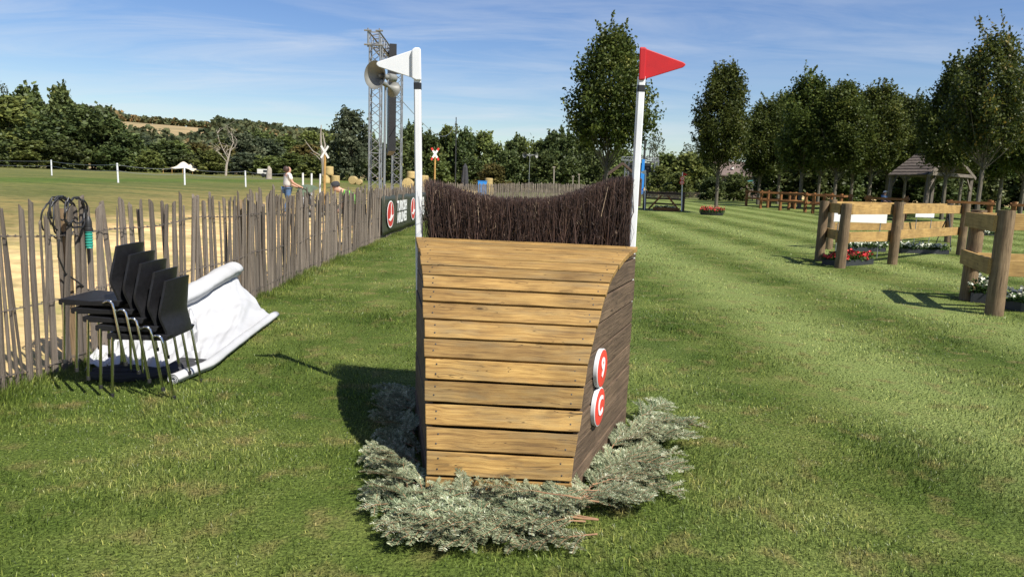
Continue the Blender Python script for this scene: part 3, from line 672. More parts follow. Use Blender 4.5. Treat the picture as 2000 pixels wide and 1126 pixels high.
# two dead trees
def dead_tree(label, base, spec):
    t = thing('dead_tree', label, 'tree', base)
    mb = MB()
    for pts, r0, r1 in spec:
        k = len(pts); mb.tube([Vector(p) for p in pts], [r0 + (r1 - r0) * i / (k - 1) for i in range(k)], 6)
    mb.build('trunk', 'dead_wood', t, True)
    return t
B = on(441, 128); s = 128 / F
def dp(px, py): return Vector(((px - 441) * s, 0, (338 - py) * s))
rg = random.Random(8)
spec = [([dp(441, 340), dp(443, 318), dp(448, 300), dp(451, 288)], 0.22, 0.11), ([dp(451, 288), dp(457, 275), dp(455, 262), dp(448, 252)], 0.10, 0.03),
        ([dp(446, 305), dp(438, 290), dp(430, 272), dp(427, 258)], 0.08, 0.02), ([dp(444, 312), dp(432, 298), dp(424, 292)], 0.06, 0.02), ([dp(450, 292), dp(460, 282), dp(464, 270)], 0.06, 0.02)]
for i in range(26):
    b0 = rg.choice(spec[:5])[0]; p = b0[rg.randrange(1, len(b0))]; spec.append(([p, p + Vector((rg.uniform(-.9, .9), rg.uniform(-.6, .6), rg.uniform(.2, 1.0))), p + Vector((rg.uniform(-1.5, 1.5), rg.uniform(-.8, .8), rg.uniform(.8, 1.9)))], 0.045, 0.012))
dead_tree('bleached dead tree with bare forked branches right of the tent', B, spec)
B = on(630, 104); s = 104 / F
def dp(px, py): return Vector(((px - 630) * s, 0, (346 - py) * s))
dead_tree('tall bare dead trunk with two upright stubs behind the white crossbuck', B, [([dp(632, 348), dp(632, 320), dp(630, 300), dp(631, 288)], 0.3, 0.24), ([dp(630, 292), dp(627, 272), dp(627, 255), dp(628, 240)], 0.2, 0.07), ([dp(632, 294), dp(635, 278), dp(632, 262), dp(631, 254)], 0.16, 0.06), ([dp(630, 300), dp(612, 290), dp(600, 275), dp(596, 268)], 0.1, 0.02), ([dp(630, 310), dp(618, 298), dp(606, 292)], 0.08, 0.02)])

# ================================================================== the wooden brush jump
rj = random.Random(17); nr_ = np.random.default_rng(17)
JFL, JFR, JBL, JBR = atz(833, 978), atz(1110, 992), atz(806, 779), atz(1238, 812)
PROF = [(0.0, 0.0), (0.006, 0.131), (0.025, 0.251), (0.059, 0.362), (0.088, 0.469), (0.112, 0.577), (0.137, 0.686), (0.185, 0.772), (0.226, 0.860), (0.275, 0.941), (0.322, 1.009), (0.373, 1.068), (0.431, 1.113), (0.505, 1.150), (0.589, 1.182), (0.672, 1.200), (0.755, 1.210), (0.842, 1.216)]
UE = 0.842
PU = [p[0] for p in PROF]; PZ = [p[1] for p in PROF]
def jl(u, z): v = JFL.lerp(JBL, u); v.z = z; return v
def jr(u, z): v = JFR.lerp(JBR, u); v.z = z; return v
JO = (JFL + JFR + jl(UE, 0) + jr(UE, 0)) / 4
jump = thing('wooden_jump', 'large curved wooden jump topped with dark brush hedge between white and red flags', 'jump', JO)
def hexa(name, A, B, C, D, th, mat, parent, org, segs=8, jit=0.0015, bev=0.004):
    """a board with outer corners A B (lower edge) C D (upper edge), thickness th inwards; A B C D anticlockwise seen from outside"""
    x = ((B - A) + (C - D)).normalized(); nrm = (B - A).cross(D - A).normalized(); y = nrm.cross(x)
    R = Matrix((x, y, nrm)).transposed(); c = (A + B + C + D) / 4
    Ri = R.transposed(); mb = MB()
    for i in range(segs + 1):
        t = i / segs
        p = A.lerp(B, t); q = D.lerp(C, t)
        j1 = rj.uniform(-jit, jit); j2 = rj.uniform(-jit, jit); j3 = rj.uniform(-jit, jit) * 0.7
        for v in (p + y * j1 + nrm * j3, q + y * j2 + nrm * j3, q + y * j2 - nrm * th, p + y * j1 - nrm * th):
            mb.v.append(tuple(Ri @ (v - c)))
    for i in range(segs):
        o = i * 4
        for k in range(4):
            k2 = (k + 1) % 4
            mb.f.append((o + k, o + 4 + k, o + 4 + k2, o + k2))
    mb.f.append((0, 1, 2, 3)); o = segs * 4; mb.f.append((o + 3, o + 2, o + 1, o))
    bm = bmesh.new(); me = mb.mesh(name, mat); bm.from_mesh(me); bmesh.ops.recalc_face_normals(bm, faces=bm.faces); bm.to_mesh(me); bm.free()
    ob = link(name, me, parent, bev)
    ob.matrix_local = Matrix.Translation(c - org) @ R.to_4x4()
    return ob
SCREW = MB().lathe([(0.0045, -0.004), (0.0045, 0.0008), (0.0025, 0.0012)], 8).mesh('screw', 'black_metal')
for i in range(len(PROF) - 1):
    (u0, z0), (u1, z1) = PROF[i], PROF[i + 1]
    A, B, C_, D_ = jl(u0, z0), jr(u0, z0), jr(u1, z1), jl(u1, z1)
    e = (B - A).normalized(); ol, orr = rj.uniform(0.002, 0.012), rj.uniform(0.002, 0.012)
    A -= e * ol; D_ -= e * ol; B += e * orr; C_ += e * orr
    g = rj.uniform(0.0042, 0.0078)
    up1 = (D_ - A).normalized(); up2 = (C_ - B).normalized()
    if i > 0: A += up1 * g; B += up2 * (g + rj.uniform(-0.002, 0.003))
    D_ -= up1 * g; C_ -= up2 * g
    pl_ = hexa('front_plank', A, B, C_, D_, 0.034, 'jump_wood', jump, JO)
    hl_ = ((B - A).length + (C_ - D_).length) / 4; hw_ = (D_ - A).length / 2
    for sx_ in (-1, 1):
        for sy_ in (-0.42, 0.40):
            link('screw', SCREW, pl_, loc=(sx_ * (hl_ - rj.uniform(0.05, 0.062)), sy_ * hw_ + rj.uniform(-0.006, 0.006), 0.0005))
def ufront(z): return float(np.interp(z + 0.012, PZ, PU)) + 0.020
zt = 1.176
for side in (0, 1):
    fn, sgn = (jr, 1) if side else (jl, -1)
    wd = (fn(1, 0) - fn(0, 0)); wl = wd.length; wd = wd.normalized()
    nrm = wd.cross(Vector((0, 0, 1))) * sgn
    z = 0.012
    while z < zt - 0.02:
        z1 = min(z + 0.142, zt)
        zz = [z + (z1 - 0.009 - z) * k / 4 for k in range(5)]
        poly = [(ufront(q) * wl, q) for q in zz]
        poly = [(UE * wl, zz[-1]), (UE * wl, zz[0])] + poly
        cx = sum(p[0] for p in poly) / len(poly); cz = sum(p[1] for p in poly) / len(poly)
        R = Matrix((wd, Vector((0, 0, 1)), wd.cross(Vector((0, 0, 1))))).transposed()
        mb = MB().prism([(a - cx, b_ - cz) for a, b_ in poly], 0.030)
        me = mb.mesh('side_plank', 'side_wood'); bm = bmesh.new(); bm.from_mesh(me); bmesh.ops.recalc_face_normals(bm, faces=bm.faces); bm.to_mesh(me); bm.free()
        ob = link('side_plank', me, jump, 0.004)
        ob.matrix_local = Matrix.Translation(fn(0, 0) + wd * cx + Vector((0, 0, cz)) - nrm * (0.016 + rj.uniform(0, 0.006)) - JO) @ R.to_4x4()
        z = z1
bdir = (jr(UE, 0) - jl(UE, 0)).normalized(); bnrm = Vector((-bdir.y, bdir.x, 0))
for k in range(8):
    z0 = 0.012 + 0.146 * k; A = jr(UE, z0) - bdir * 0.034 - bnrm * 0.012; B = jl(UE, z0) + bdir * 0.034 - bnrm * 0.012
    hexa('back_plank', A, B, B + Vector((0, 0, 0.140)), A + Vector((0, 0, 0.140)), 0.028, 'side_wood', jump, JO, segs=2)
# brush hedge standing in the box behind the planks
BT = [(830, 350), (848, 353), (880, 364), (925, 379), (975, 387), (1030, 389), (1080, 386), (1125, 374), (1165, 358), (1200, 348), (1236, 345)]
bl0, br0 = jl(UE, 0), jr(UE, 0)
YB = (bl0.y + br0.y) / 2 + 0.17
bx = [aty(a, b_, YB).x for a, b_ in BT]; bz = [aty(a, b_, YB).z for a, b_ in BT]
nt_ = 8200
s = nr_.uniform(0, 1, nt_); dep = nr_.uniform(0.012, 0.30, nt_)
xl, xr = aty(848, 470, YB).x, aty(1217, 480, YB).x
base = np.stack([xl + (xr - xl) * s, 0 * s, 0 * s + 0.93], 1)
dirx = (br0.x - bl0.x); base[:, 1] = bl0.y + (br0.y - bl0.y) * (base[:, 0] - bl0.x) / dirx + dep
spread = (s - 0.5) * 2
tx = base[:, 0] + np.sign(spread) * np.abs(spread) ** 3 * 0.045 + nr_.normal(0, 0.045, nt_)
tx = np.clip(tx, bx[0] + 0.01 * nr_.random(nt_), bx[-1] - 0.035 - 0.02 * nr_.random(nt_))
tz = np.interp(tx, bx, bz) + nr_.normal(0, 0.006, nt_) - np.abs(nr_.normal(0, 0.03, nt_)) * (nr_.uniform(size=nt_) < 0.35)
short = nr_.uniform(size=nt_) < 0.30
tz = np.where(short, nr_.uniform(1.25, 1.5, nt_), tz)
top = np.stack([tx, base[:, 1] + (dep - 0.15) * 0.10 + nr_.normal(0, 0.022, nt_), tz], 1)
fr = np.array([0, 0.35, 0.7, 1.0]); P = base[:, None, :] + (top - base)[:, None, :] * fr[None, :, None]
P[:, 1:3, :2] += nr_.normal(0, 0.017, (nt_, 2, 2)); P[:, 3] += nr_.normal(0, 0.006, (nt_, 3))
# loose side twigs
ns_ = 11000; i0 = nr_.integers(0, nt_, ns_); q0 = P[i0, 1] + (P[i0, 3] - P[i0, 1]) * nr_.uniform(0.05, 1.0, (ns_, 1))
ln = nr_.uniform(0.04, 0.13, (ns_, 1)); dr = unit(nr_.normal(0, 0.75, (ns_, 3)) + np.array([0, -0.15, 0.6]))
q1 = q0 + dr * ln; q1[:, 0] = np.clip(q1[:, 0], bx[0] - 0.01, bx[-1] - 0.03); q1[:, 2] = np.minimum(q1[:, 2], np.interp(q1[:, 0], bx, bz) + nr_.uniform(-0.02, 0.012, ns_))
Q = np.stack([q0, q0 + (q1 - q0) * 0.33 + nr_.normal(0, 0.004, (ns_, 3)), q0 + (q1 - q0) * 0.66 + nr_.normal(0, 0.004, (ns_, 3)), q1], 1)
P = np.concatenate([P, Q]); tot = len(P)
rr = np.concatenate([nr_.uniform(0.0015, 0.0048, nt_), nr_.uniform(0.0008, 0.0020, ns_)])
ang = nr_.uniform(0, 2.09, tot)[:, None] + np.array([0, 2.094, 4.189])[None, :]
taper = np.array([1.0, 0.85, 0.65, 0.35])
off = np.stack([np.cos(ang), np.sin(ang), 0 * ang], -1)                       # tot,3,3
V = P[:, :, None, :] + off[:, None, :, :] * (rr[:, None, None, None] * taper[None, :, None, None])
V = V.reshape(-1, 3) - np.array(JO)
idx = np.arange(tot * 12).reshape(tot, 4, 3); Fs = []
for a in range(3):
    for k in range(3):
        Fs.append(np.stack([idx[:, a, k], idx[:, a, (k + 1) % 3], idx[:, a + 1, (k + 1) % 3], idx[:, a + 1, k]], -1))
Fq = np.stack(Fs, 1).reshape(-1, 4)
t0 = np.clip(np.abs(nr_.normal(0.0, 0.27, tot)), 0, 0.85); t0[nt_:] += 0.22
tt = np.clip(t0[:, None] + np.array([0.0, 0.04, 0.14])[None, :].repeat(3, 1).reshape(1, 9) + nr_.normal(0, 0.05, (tot, 9)), 0, 0.86)
cut = nr_.uniform(size=tot) < np.concatenate([np.full(nt_, 0.012), np.full(ns_, 0.16)]); tt[cut, 6:] = 1.0
bo = link('brush', np_mesh('brush', V, Fq, 'brush_twig', tt.reshape(-1)), jump); bo['kind'] = 'stuff'
# plain panel closing the brush box at the rear
A = jr(UE, 0.012) - bdir * 0.06 + bnrm * 0.34; B = jl(UE, 0.012) + bdir * 0.06 + bnrm * 0.34
hexa('rear_panel', A, B, B + Vector((0, 0, 1.12)), A + Vector((0, 0, 1.12)), 0.024, 'side_wood', jump, JO, segs=2)

# flag poles
def flag_pole(label, bpx, tpx, Y, flagmat, pts, sock, bands):
    b = aty(bpx[0], bpx[1], Y); t = aty(tpx[0], tpx[1], Y); d = (t - b).normalized()
    base = b + d * ((0.72 - b.z) / d.z); o = thing('flag_pole', label, 'flag', base)
    pole_len = (t - base).length
    c = 0.020; h = 0.023
    prof = [(-h, -h + .008), (-h + .008, -h), (h - .008, -h), (h, -h + .008), (h, h - .008), (h - .008, h), (-h + .008, h), (-h, h - .008)]
    mb = MB(); R = frame(d, (0, -1, 0)); T = Matrix((R.col[1], R.col[2], R.col[0])).transposed().to_4x4(); T.translation = d * pole_len / 2
    mb.prism(prof, pole_len, T); mb.build('pole', 'white_plastic', o)
    for y0, y1 in bands:
        p0 = aty(tpx[0], y0, Y) - base; p1 = aty(tpx[0], y1, Y) - base
        s0, s1 = p0.dot(d), p1.dot(d); T2 = T.copy(); T2.translation = d * (s0 + s1) / 2
        MB().prism([(a * 1.05, b_ * 1.05) for a, b_ in prof], abs(s1 - s0), T2).build('band', 'black_tape', o)
    f = MB()
    def W(p, dy): return aty(p[0], p[1], Y + dy) - base
    cs = [W(p, -0.010) for p in pts]; cb = [W(p, 0.010) for p in pts]; k = len(cs)
    f.add(cs + cb, [tuple(range(k - 1, -1, -1)), tuple(range(k, 2 * k))] + [(i, (i + 1) % k, k + (i + 1) % k, k + i) for i in range(k)])
    fo = f.build('flag', flagmat, o, bevel=0.004)
    s_ = MB(); cs = [W(p, -0.034) for p in sock]; cb = [W(p, 0.034) for p in sock]; k = len(cs)
    s_.add(cs + cb, [tuple(range(k - 1, -1, -1)), tuple(range(k, 2 * k))] + [(i, (i + 1) % k, k + (i + 1) % k, k + i) for i in range(k)])
    so_ = s_.build('sleeve', flagmat, fo, bevel=0.008)
    for ob in (fo, so_):
        bm = bmesh.new(); bm.from_mesh(ob.data); bmesh.ops.recalc_face_normals(bm, faces=bm.faces); bm.to_mesh(ob.data); bm.free()
    return o
YP = bl0.y + 0.045
flag_pole('white pole carrying a white triangular flag at the jump\'s left end', (818.5, 465), (815.5, 150), YP, 'white_plastic',
          [(808, 97), (808, 153), (740, 131), (735.5, 127), (735, 124), (737, 121)], [(804, 98), (809, 93), (819, 93), (822, 97), (823, 157), (812, 157), (804, 153)], [(162, 175)])
flag_pole('white pole carrying a red triangular flag at the jump\'s right end', (1234, 478), (1253, 150), br0.y + 0.045, 'red_plastic',
          [(1261, 95), (1259, 155), (1334, 132), (1338.5, 128), (1339, 125), (1334, 121.5)], [(1249.5, 92), (1262, 92.5), (1263, 97), (1260, 156), (1247.5, 157)], [(167, 180)])

# number discs on the right side wall
wn = (JBR - JFR).cross(Vector((0, 0, 1))).normalized(); wdir = (JBR - JFR).normalized()
def disc(px, py, txt, label):
    d = ray(px, py); t = (JFR - CAMP).dot(wn) / d.dot(wn); c = CAMP + d * t + wn * 0.010
    o = thing('number_disc', label, 'sign', c, group='discs on the jump')
    R = Matrix((wdir, Vector((0, 0, 1)), wn)).transposed().to_4x4()
    MB().lathe([(0.100, -0.013), (0.106, -0.011), (0.108, 0.010), (0.106, 0.0125)], 40, R).build('rim', 'white_plastic', o, True)
    MB().lathe([(0.1015, 0.0128), (0.1015, 0.0148), (0.0995, 0.0155)], 40, R).build('face', 'sign_red', o, True)
    me = text_mesh(txt, 0.150, 0.0015, 'print_white', 'letter', bold=0.0035, sx=1.0)
    link('letter', me, o, matrix=R @ Matrix.Translation((0, 0, 0.0175)))
disc(1168.5, 717.5, '9', 'red disc reading 9, the upper one on the jump')
disc(1163.5, 792.5, 'C', 'red disc reading C, the lower one on the jump')

# ------------------------------------------------------------------ fir branches round the foot of the jump
def fir_branch(seed, Ln=0.55, bare=0.12, nside=14):
    """flat spray: stem with side twigs, each combed with needles on both sides"""
    rg = np.random.default_rng(seed)
    st = MB(); nv = []; nf = []; nt2 = []; cnt = [0]
    def needles(p0, p1, dens, ln, taper0=1.0, taper1=0.6):
        d = p1 - p0; L0 = np.linalg.norm(d); n_ = max(6, int(dens * L0)); d = d / L0
        sidev = np.cross(d, [0, 0, 1.0]); sidev /= max(np.linalg.norm(sidev), 1e-6); upv = np.cross(sidev, d)
        t = (np.arange(n_) + rg.uniform(0, 1, n_)) / n_
        sg = np.where(np.arange(n_) % 2, 1, -1); el = np.where(rg.uniform(size=n_) < 0.72, rg.normal(0.12, 0.16, n_), rg.uniform(0.3, 1.2, n_))
        dirs = unit(d * rg.uniform(0.45, 0.7, n_)[:, None] + sidev * (sg * np.cos(el))[:, None] + upv * np.sin(el)[:, None])
        b_ = p0 + (p1 - p0) * t[:, None]; l_ = ln * rg.uniform(0.85, 1.1, n_) * (taper0 + (taper1 - taper0) * t)
        wv = unit(np.cross(dirs, upv + rg.normal(0, 0.25, (n_, 3)))) * 0.0019
        m_ = b_ + dirs * (l_ * 0.55)[:, None] + upv * 0.001; tip = b_ + dirs * l_[:, None]
        V = np.stack([b_ - wv * 0.8, b_ + wv * 0.8, m_ + wv, tip + wv * 0.45, tip - wv * 0.45, m_ - wv], 1).reshape(-1, 3)
        nv.append(V); k = np.arange(n_) * 6 + cnt[0]; cnt[0] += len(V); ti = np.clip(rg.normal(0.42 + rg.normal(0, 0.16), 0.2, n_), 0, 1)
        nf.append(np.stack([k, k + 1, k + 2, k + 5], -1)); nt2.append(ti); nf.append(np.stack([k + 5, k + 2, k + 3, k + 4], -1)); nt2.append(np.clip(ti + 0.06, 0, 1))
    bend = rg.uniform(-0.10, 0.10); main = []
    for i in range(9):
        t = i / 8; main.append(np.array([Ln * t, bend * t * t + rg.normal(0, 0.004), 0.015 + 0.03 * math.sin(t * 2.6) + rg.normal(0, 0.003)]))
    st.tube(main, [0.0055 * (1 - 0.8 * i / 8) for i in range(9)], 6)
    for i in range(1, 8):
        if i / 8 > bare: needles(main[i], main[i + 1], 430, 0.030, 1, 0.95 if i < 7 else 0.6)
    for k in range(nside):
        f = bare + (0.94 - bare) * (k + 0.5) / nside; sg = 1 if k % 2 else -1
        j = min(7, int(f * 8)); p = main[j] + (main[j + 1] - main[j]) * (f * 8 - j)
        l_ = (0.29 - 0.21 * f) * rg.uniform(0.7, 1.15) * Ln / 0.55; an = rg.uniform(0.6, 0.95) * sg
        q = p + np.array([math.cos(an) * l_, math.sin(an) * l_, rg.uniform(-0.015, 0.04)]); mid = (p + q) / 2 + np.array([0.006, 0, 0.010])
        st.tube([p, mid, q], [0.0030, 0.0024, 0.0012], 5)
        needles(p + (mid - p) * 0.08, mid, 430, 0.030, 1, 1); needles(mid, q, 430, 0.030, 1, 0.62)
        if l_ > 0.13:
            for h in range(2):
                m0 = p + (q - p) * (0.40 + 0.18 * h); an2 = an + (0.75 if h else -0.75); l2 = l_ * rg.uniform(0.34, 0.46)
                q2 = m0 + np.array([math.cos(an2) * l2, math.sin(an2) * l2, rg.uniform(-0.01, 0.025)])
                st.tube([m0, q2], [0.002, 0.001], 4); needles(m0, q2, 430, 0.027, 1, 0.6)
    return st.mesh('stem', 'stem_brown', True), np_mesh('needles', np.concatenate(nv), np.concatenate(nf), 'fir_needle', np.concatenate(nt2))
FB = [fir_branch(40 + i, Ln=0.50 + 0.06 * (i % 3), bare=0.08 + 0.05 * (i % 2)) for i in range(6)]
FBARE = fir_branch(60, Ln=0.72, bare=0.42, nside=7)
rf_ = random.Random(3)
def lay(px, py, ang, z, label, group, meshes=None, sc=1.0, pit=0.0, rl=0.0):
    p = atz(px, py); t = thing('fir_branch', label, 'fir branch', (p.x, p.y, z), 0, group)
    R = Matrix.Rotation(ang, 4, 'Z') @ Matrix.Rotation(-pit, 4, 'Y') @ Matrix.Rotation(rl, 4, 'X') @ Matrix.Scale(sc, 4)
    ms = meshes or FB[rf_.randrange(6)]
    for nm, me in zip(('stem', 'needles'), ms): link(nm, me, t, matrix=R)
    return t
# front pile: butts to the right, tips to the left
for i in range(27):
    f = (i * 0.618) % 1
    lay(1172 - 250 * f + rf_.uniform(-15, 15), 985 + 78 * rf_.random(), math.pi + rf_.uniform(-0.45, 0.5), 0.008 + 0.035 * rf_.random(), 'silvery green fir branch lying in front of the jump\'s planks', 'fir branches in front of the jump', sc=rf_.uniform(0.72, 0.98), pit=rf_.uniform(-0.03, 0.03), rl=rf_.uniform(-0.15, 0.15))
for i in range(11):   # tips standing up against the planks
    lay(855 + 25 * i + rf_.uniform(-10, 10), 1012 + rf_.uniform(-6, 10), math.pi * 0.5 + rf_.uniform(-0.9, 0.9), 0.02, 'silvery green fir tip leaning against the lowest plank', 'fir tips against the lowest plank', sc=rf_.uniform(0.34, 0.5), pit=rf_.uniform(0.1, 0.45), rl=rf_.uniform(-0.5, 0.5))
lay(905, 990, 1.8, 0.04, 'short fir tip standing upright before the lowest plank', None, sc=0.33, pit=0.95)
lay(1168, 1022, math.pi - 0.12, 0.095, 'fir branch with a long bare brown butt lying on the front pile', None, FBARE, 0.85, 0.0, 0.2)
# right pile along the side wall
for i in range(30):
    t = ((i * 0.618) % 1); px = 1124 + 106 * t; py = 995 - 165 * t
    k = rf_.uniform(0.05, 1.0) ** 0.8
    lay(px + k * 22, py + k * 10, rf_.uniform(-0.6, 1.2), 0.012 + 0.09 * (1 - k) * rf_.uniform(0.4, 1) + 0.02 * rf_.random(), 'silvery green fir branch heaped along the jump\'s right wall', 'fir branches along the right wall', sc=rf_.uniform(0.55, 0.8), pit=rf_.uniform(-0.03, 0.06), rl=rf_.uniform(-0.2, 0.2))
for i in range(7):
    lay(1175 + rf_.uniform(-30, 25), 985 + rf_.uniform(-22, 30), rf_.uniform(1.6, 4.0), 0.03 + 0.06 * rf_.random(), 'silvery green fir branch heaped over the jump\'s right front corner', 'fir branches over the right front corner', sc=rf_.uniform(0.45, 0.62), pit=rf_.uniform(-0.03, 0.1), rl=rf_.uniform(-0.4, 0.4))
# left pile in the shade
for i in range(46):
    t = ((i * 0.618) % 1); px = 826 - 20 * t; py = 985 - 205 * t
    k = rf_.uniform(0.0, 1.0)
    lay(px - k * 18, py + 8 * k, math.pi + rf_.uniform(-1.5, 0.5), 0.012 + 0.10 * (1 - k) * rf_.uniform(0.3, 1), 'fir branch piled in the shade at the jump\'s left wall', 'fir branches in the shade at the left wall', sc=rf_.uniform(0.38, 0.55), pit=rf_.uniform(-0.05, 0.3), rl=rf_.uniform(-0.6, 0.6))
lay(800, 990, 1.9, 0.03, 'fir stub with bare forked twigs at the jump\'s left front corner', None, FBARE, 0.30, 0.45)

# ================================================================== paling fence on the left
rp = random.Random(23)
FPY = [2.5, 4.86, 6.5, 8.77, 13, 18.66, 25, 31.5]; FPX = [-3.85, -3.58, -3.45, -3.32, -3.42, -3.50, -3.46, -3.40]
def fxx(y): return float(np.interp(y, FPY, FPX))
fence = thing('paling_fence', 'weathered chestnut paling fence with wire running along the left side', 'fence', (-3.5, 4, 0))
FO = Vector((-3.5, 4, 0))
def picket_mesh(seed):
    rg = random.Random(seed); k = 7; n_ = 7; mb = MB()
    rx = [rg.uniform(0.75, 1.1) for _ in range(n_)]; cut = rg.uniform(-0.02, 0.02); cx_ = rg.uniform(-0.025, 0.025)
    bow = rg.uniform(-0.3, 0.3); bow2 = rg.uniform(-0.2, 0.2)
    for i in range(k):
        t = i / (k - 1); f = 1.0 - 0.12 * t + rg.uniform(-0.06, 0.06)
        for j in range(n_):
            a = 2 * math.pi * j / n_
            z = t + (cut * math.sin(a) + cx_ * math.cos(a) if i == k - 1 else 0)
            q = 0.9 if i < k - 1 else rg.uniform(0.65, 0.95)
            mb.v.append((math.cos(a) * rx[j] * f * q + bow * math.sin(t * math.pi) + bow2 * math.sin(t * 6.3), math.sin(a) * 0.55 * rx[(j + 2) % n_] * f * q, z))
    for i in range(k - 1):
        for j in range(n_):
            j2 = (j + 1) % n_; mb.f.append((i * n_ + j, i * n_ + j2, (i + 1) * n_ + j2, (i + 1) * n_ + j))
    mb.f.append(tuple(range(n_ - 1, -1, -1))); mb.f.append(tuple((k - 1) * n_ + j for j in range(n_)))
    return mb.mesh('picket', 'picket_wood')
PK = [picket_mesh(100 + i) for i in range(22)]
y = 3.7; pk = []
while y < 31 and len(pk) < 298:
    wv = rp.uniform(0.052, 0.088) if rp.random() < 0.8 else rp.uniform(0.032, 0.045)
    x = fxx(y); h = rp.gauss(1.29, 0.045) + (0.10 if rp.random() < 0.06 else 0) - (0.12 if rp.random() < 0.05 else 0)
    tang = math.atan2(fxx(y + 0.3) - fxx(y - 0.3), 0.6)
    o = link('picket', PK[rp.randrange(22)], fence); flat = rp.uniform(0.55, 0.9)
    o.matrix_local = Matrix.Translation((x + rp.uniform(-0.012, 0.012) - FO.x, y - FO.y, -0.05)) @ Euler((rp.gauss(0, 0.028), rp.gauss(0, 0.03), math.pi / 2 - tang + rp.uniform(-0.3, 0.3))).to_matrix().to_4x4() @ Matrix.Diagonal((wv / 2, wv / 2 * flat * 1.6, h + 0.05, 1))
    pk.append(y)
    gap = rp.uniform(0.0, 0.034) if y < 8.6 else rp.uniform(0.0, 0.016)
    y += wv + gap
mb = MB()
while y < 31.2:
    wv = rp.uniform(0.055, 0.09); x = fxx(y) + rp.uniform(-0.012, 0.012); h = rp.gauss(1.29, 0.045)
    mb.tube([(x - FO.x, y - FO.y, -0.05), (x - FO.x + rp.gauss(0, 0.012), y - FO.y, h * 0.5), (x - FO.x + rp.gauss(0, 0.02), y - FO.y + rp.gauss(0, 0.02), h)], [wv / 2, wv / 2 * 0.95, wv * 0.4], 6)
    y += wv + rp.uniform(0.0, 0.016)
mb.build('pickets', 'picket_wood', fence)['kind'] = 'stuff'
YE = 31.1
for z0 in (0.12, 0.58, 1.09):
    mb = MB()
    for sgn in (-1, 1):
        pts = []; yy = 3.6; sag = 0.0
        i = 0
        while yy < YE + 0.1:
            pts.append((fxx(yy) + sgn * 0.024 * math.cos(i * math.pi / 2 * 1.0) - FO.x, yy - FO.y, z0 + sgn * 0.007 * math.sin(i * 1.57) + 0.018 * math.sin(yy * 1.9 + z0 * 5) + 0.012 * math.sin(yy * 4.3)))
            yy += 0.035 if yy < 10 else 0.07; i += 1
        mb.tube(pts, 0.0036, 5)
    mb.build('wire', 'wire_steel', fence)
for yy in (4.35, 5.72, 8.9, 12.0, 15.2, 18.4, 21.6, 24.8, 28):
    pole('post', (fxx(yy) - 0.075 - FO.x, yy - FO.y, -0.05), (fxx(yy) - 0.075 - FO.x, yy - FO.y, 1.27), 0.04, 0.036, 'post_wood', fence)

# advertising banner on the fence
def ban_y(px): return 3.40 * F / (1000 - px)
bn = thing('banner', 'dark green advertising banner with red and white lettering on the paling fence', 'banner', (fxx(22) + 0.07, 22, 0))
BO = Vector((fxx(22) + 0.07, 22, 0)); mb = MB(); Y0, Y1 = 18.7, 29.0; nx_, nz_ = 40, 8
def bx_(y, z): return fxx(y) + 0.062 + 0.012 * math.sin(y * 2.1 + z * 3) + 0.010 * math.sin(y * 5.3 - z * 7) * (z - 0.2)
for i in range(nx_ + 1):
    for j in range(nz_ + 1):
        yy = Y0 + (Y1 - Y0) * i / nx_; z = 0.10 + 1.02 * j / nz_ + 0.02 * math.sin(i * 1.3) * (1 if j == nz_ else 0)
        mb.v.append((bx_(yy, z) - BO.x, yy - BO.y, z))
for i in range(nx_):
    for j in range(nz_): mb.f.append((i * (nz_ + 1) + j, (i + 1) * (nz_ + 1) + j, (i + 1) * (nz_ + 1) + j + 1, i * (nz_ + 1) + j + 1))
bo = mb.build('sheet', 'banner_green', bn, True); sm = bo.modifiers.new('solid', 'SOLIDIFY'); sm.thickness = 0.003
# print lies on the sheet: local X along +Y, local Y up, facing +X
def print_on(me, name, yc, zc):
    Rb = Matrix(((0, 0, 1), (1, 0, 0), (0, 1, 0))).to_4x4()
    ob = link(name, me, bn, matrix=Matrix.Translation((fxx(yc) + 0.092 - BO.x, yc - BO.y, zc)) @ Matrix.Rotation(-math.atan2(fxx(yc + 1) - fxx(yc - 1), 2), 4, 'Z') @ Rb)
    return ob
for yl, yt in ((19.75, 21.65), (23.95, 25.85)):
    ell = [(math.cos(a) * 0.52, math.sin(a) * 0.37) for a in [2 * math.pi * k / 40 for k in range(40)]]
    me = MB().prism(ell, 0.004).mesh('emblem_ring', 'print_white'); print_on(me, 'emblem_ring', yl, 0.62)
    me = MB().prism([(a * 0.90, b_ * 0.90) for a, b_ in ell], 0.004, Matrix.Translation((0, 0, 0.004))).mesh('emblem', 'banner_red'); print_on(me, 'emblem', yl, 0.62)
    sw = [(0.02, 0.31), (0.10, 0.27), (0.10, 0.05), (0.16, -0.05), (0.44, -0.02), (0.20, -0.13), (-0.05, -0.19), (-0.36, -0.13), (-0.06, -0.10), (0.03, 0.0)]
    me = MB().prism(sw, 0.004, Matrix.Translation((0, 0, 0.008))).mesh('emblem_mark', 'print_white'); print_on(me, 'emblem_mark', yl, 0.62)
    me = text_mesh('TURKISH', 0.40, 0.001, 'print_white', 'lettering', bold=0.016, sx=1.12); print_on(me, 'lettering', yt + 0.05, 0.79)
    me = text_mesh('AIRLINES', 0.40, 0.001, 'print_white', 'lettering', bold=0.016, sx=1.08); print_on(me, 'lettering', yt + 0.05, 0.45)

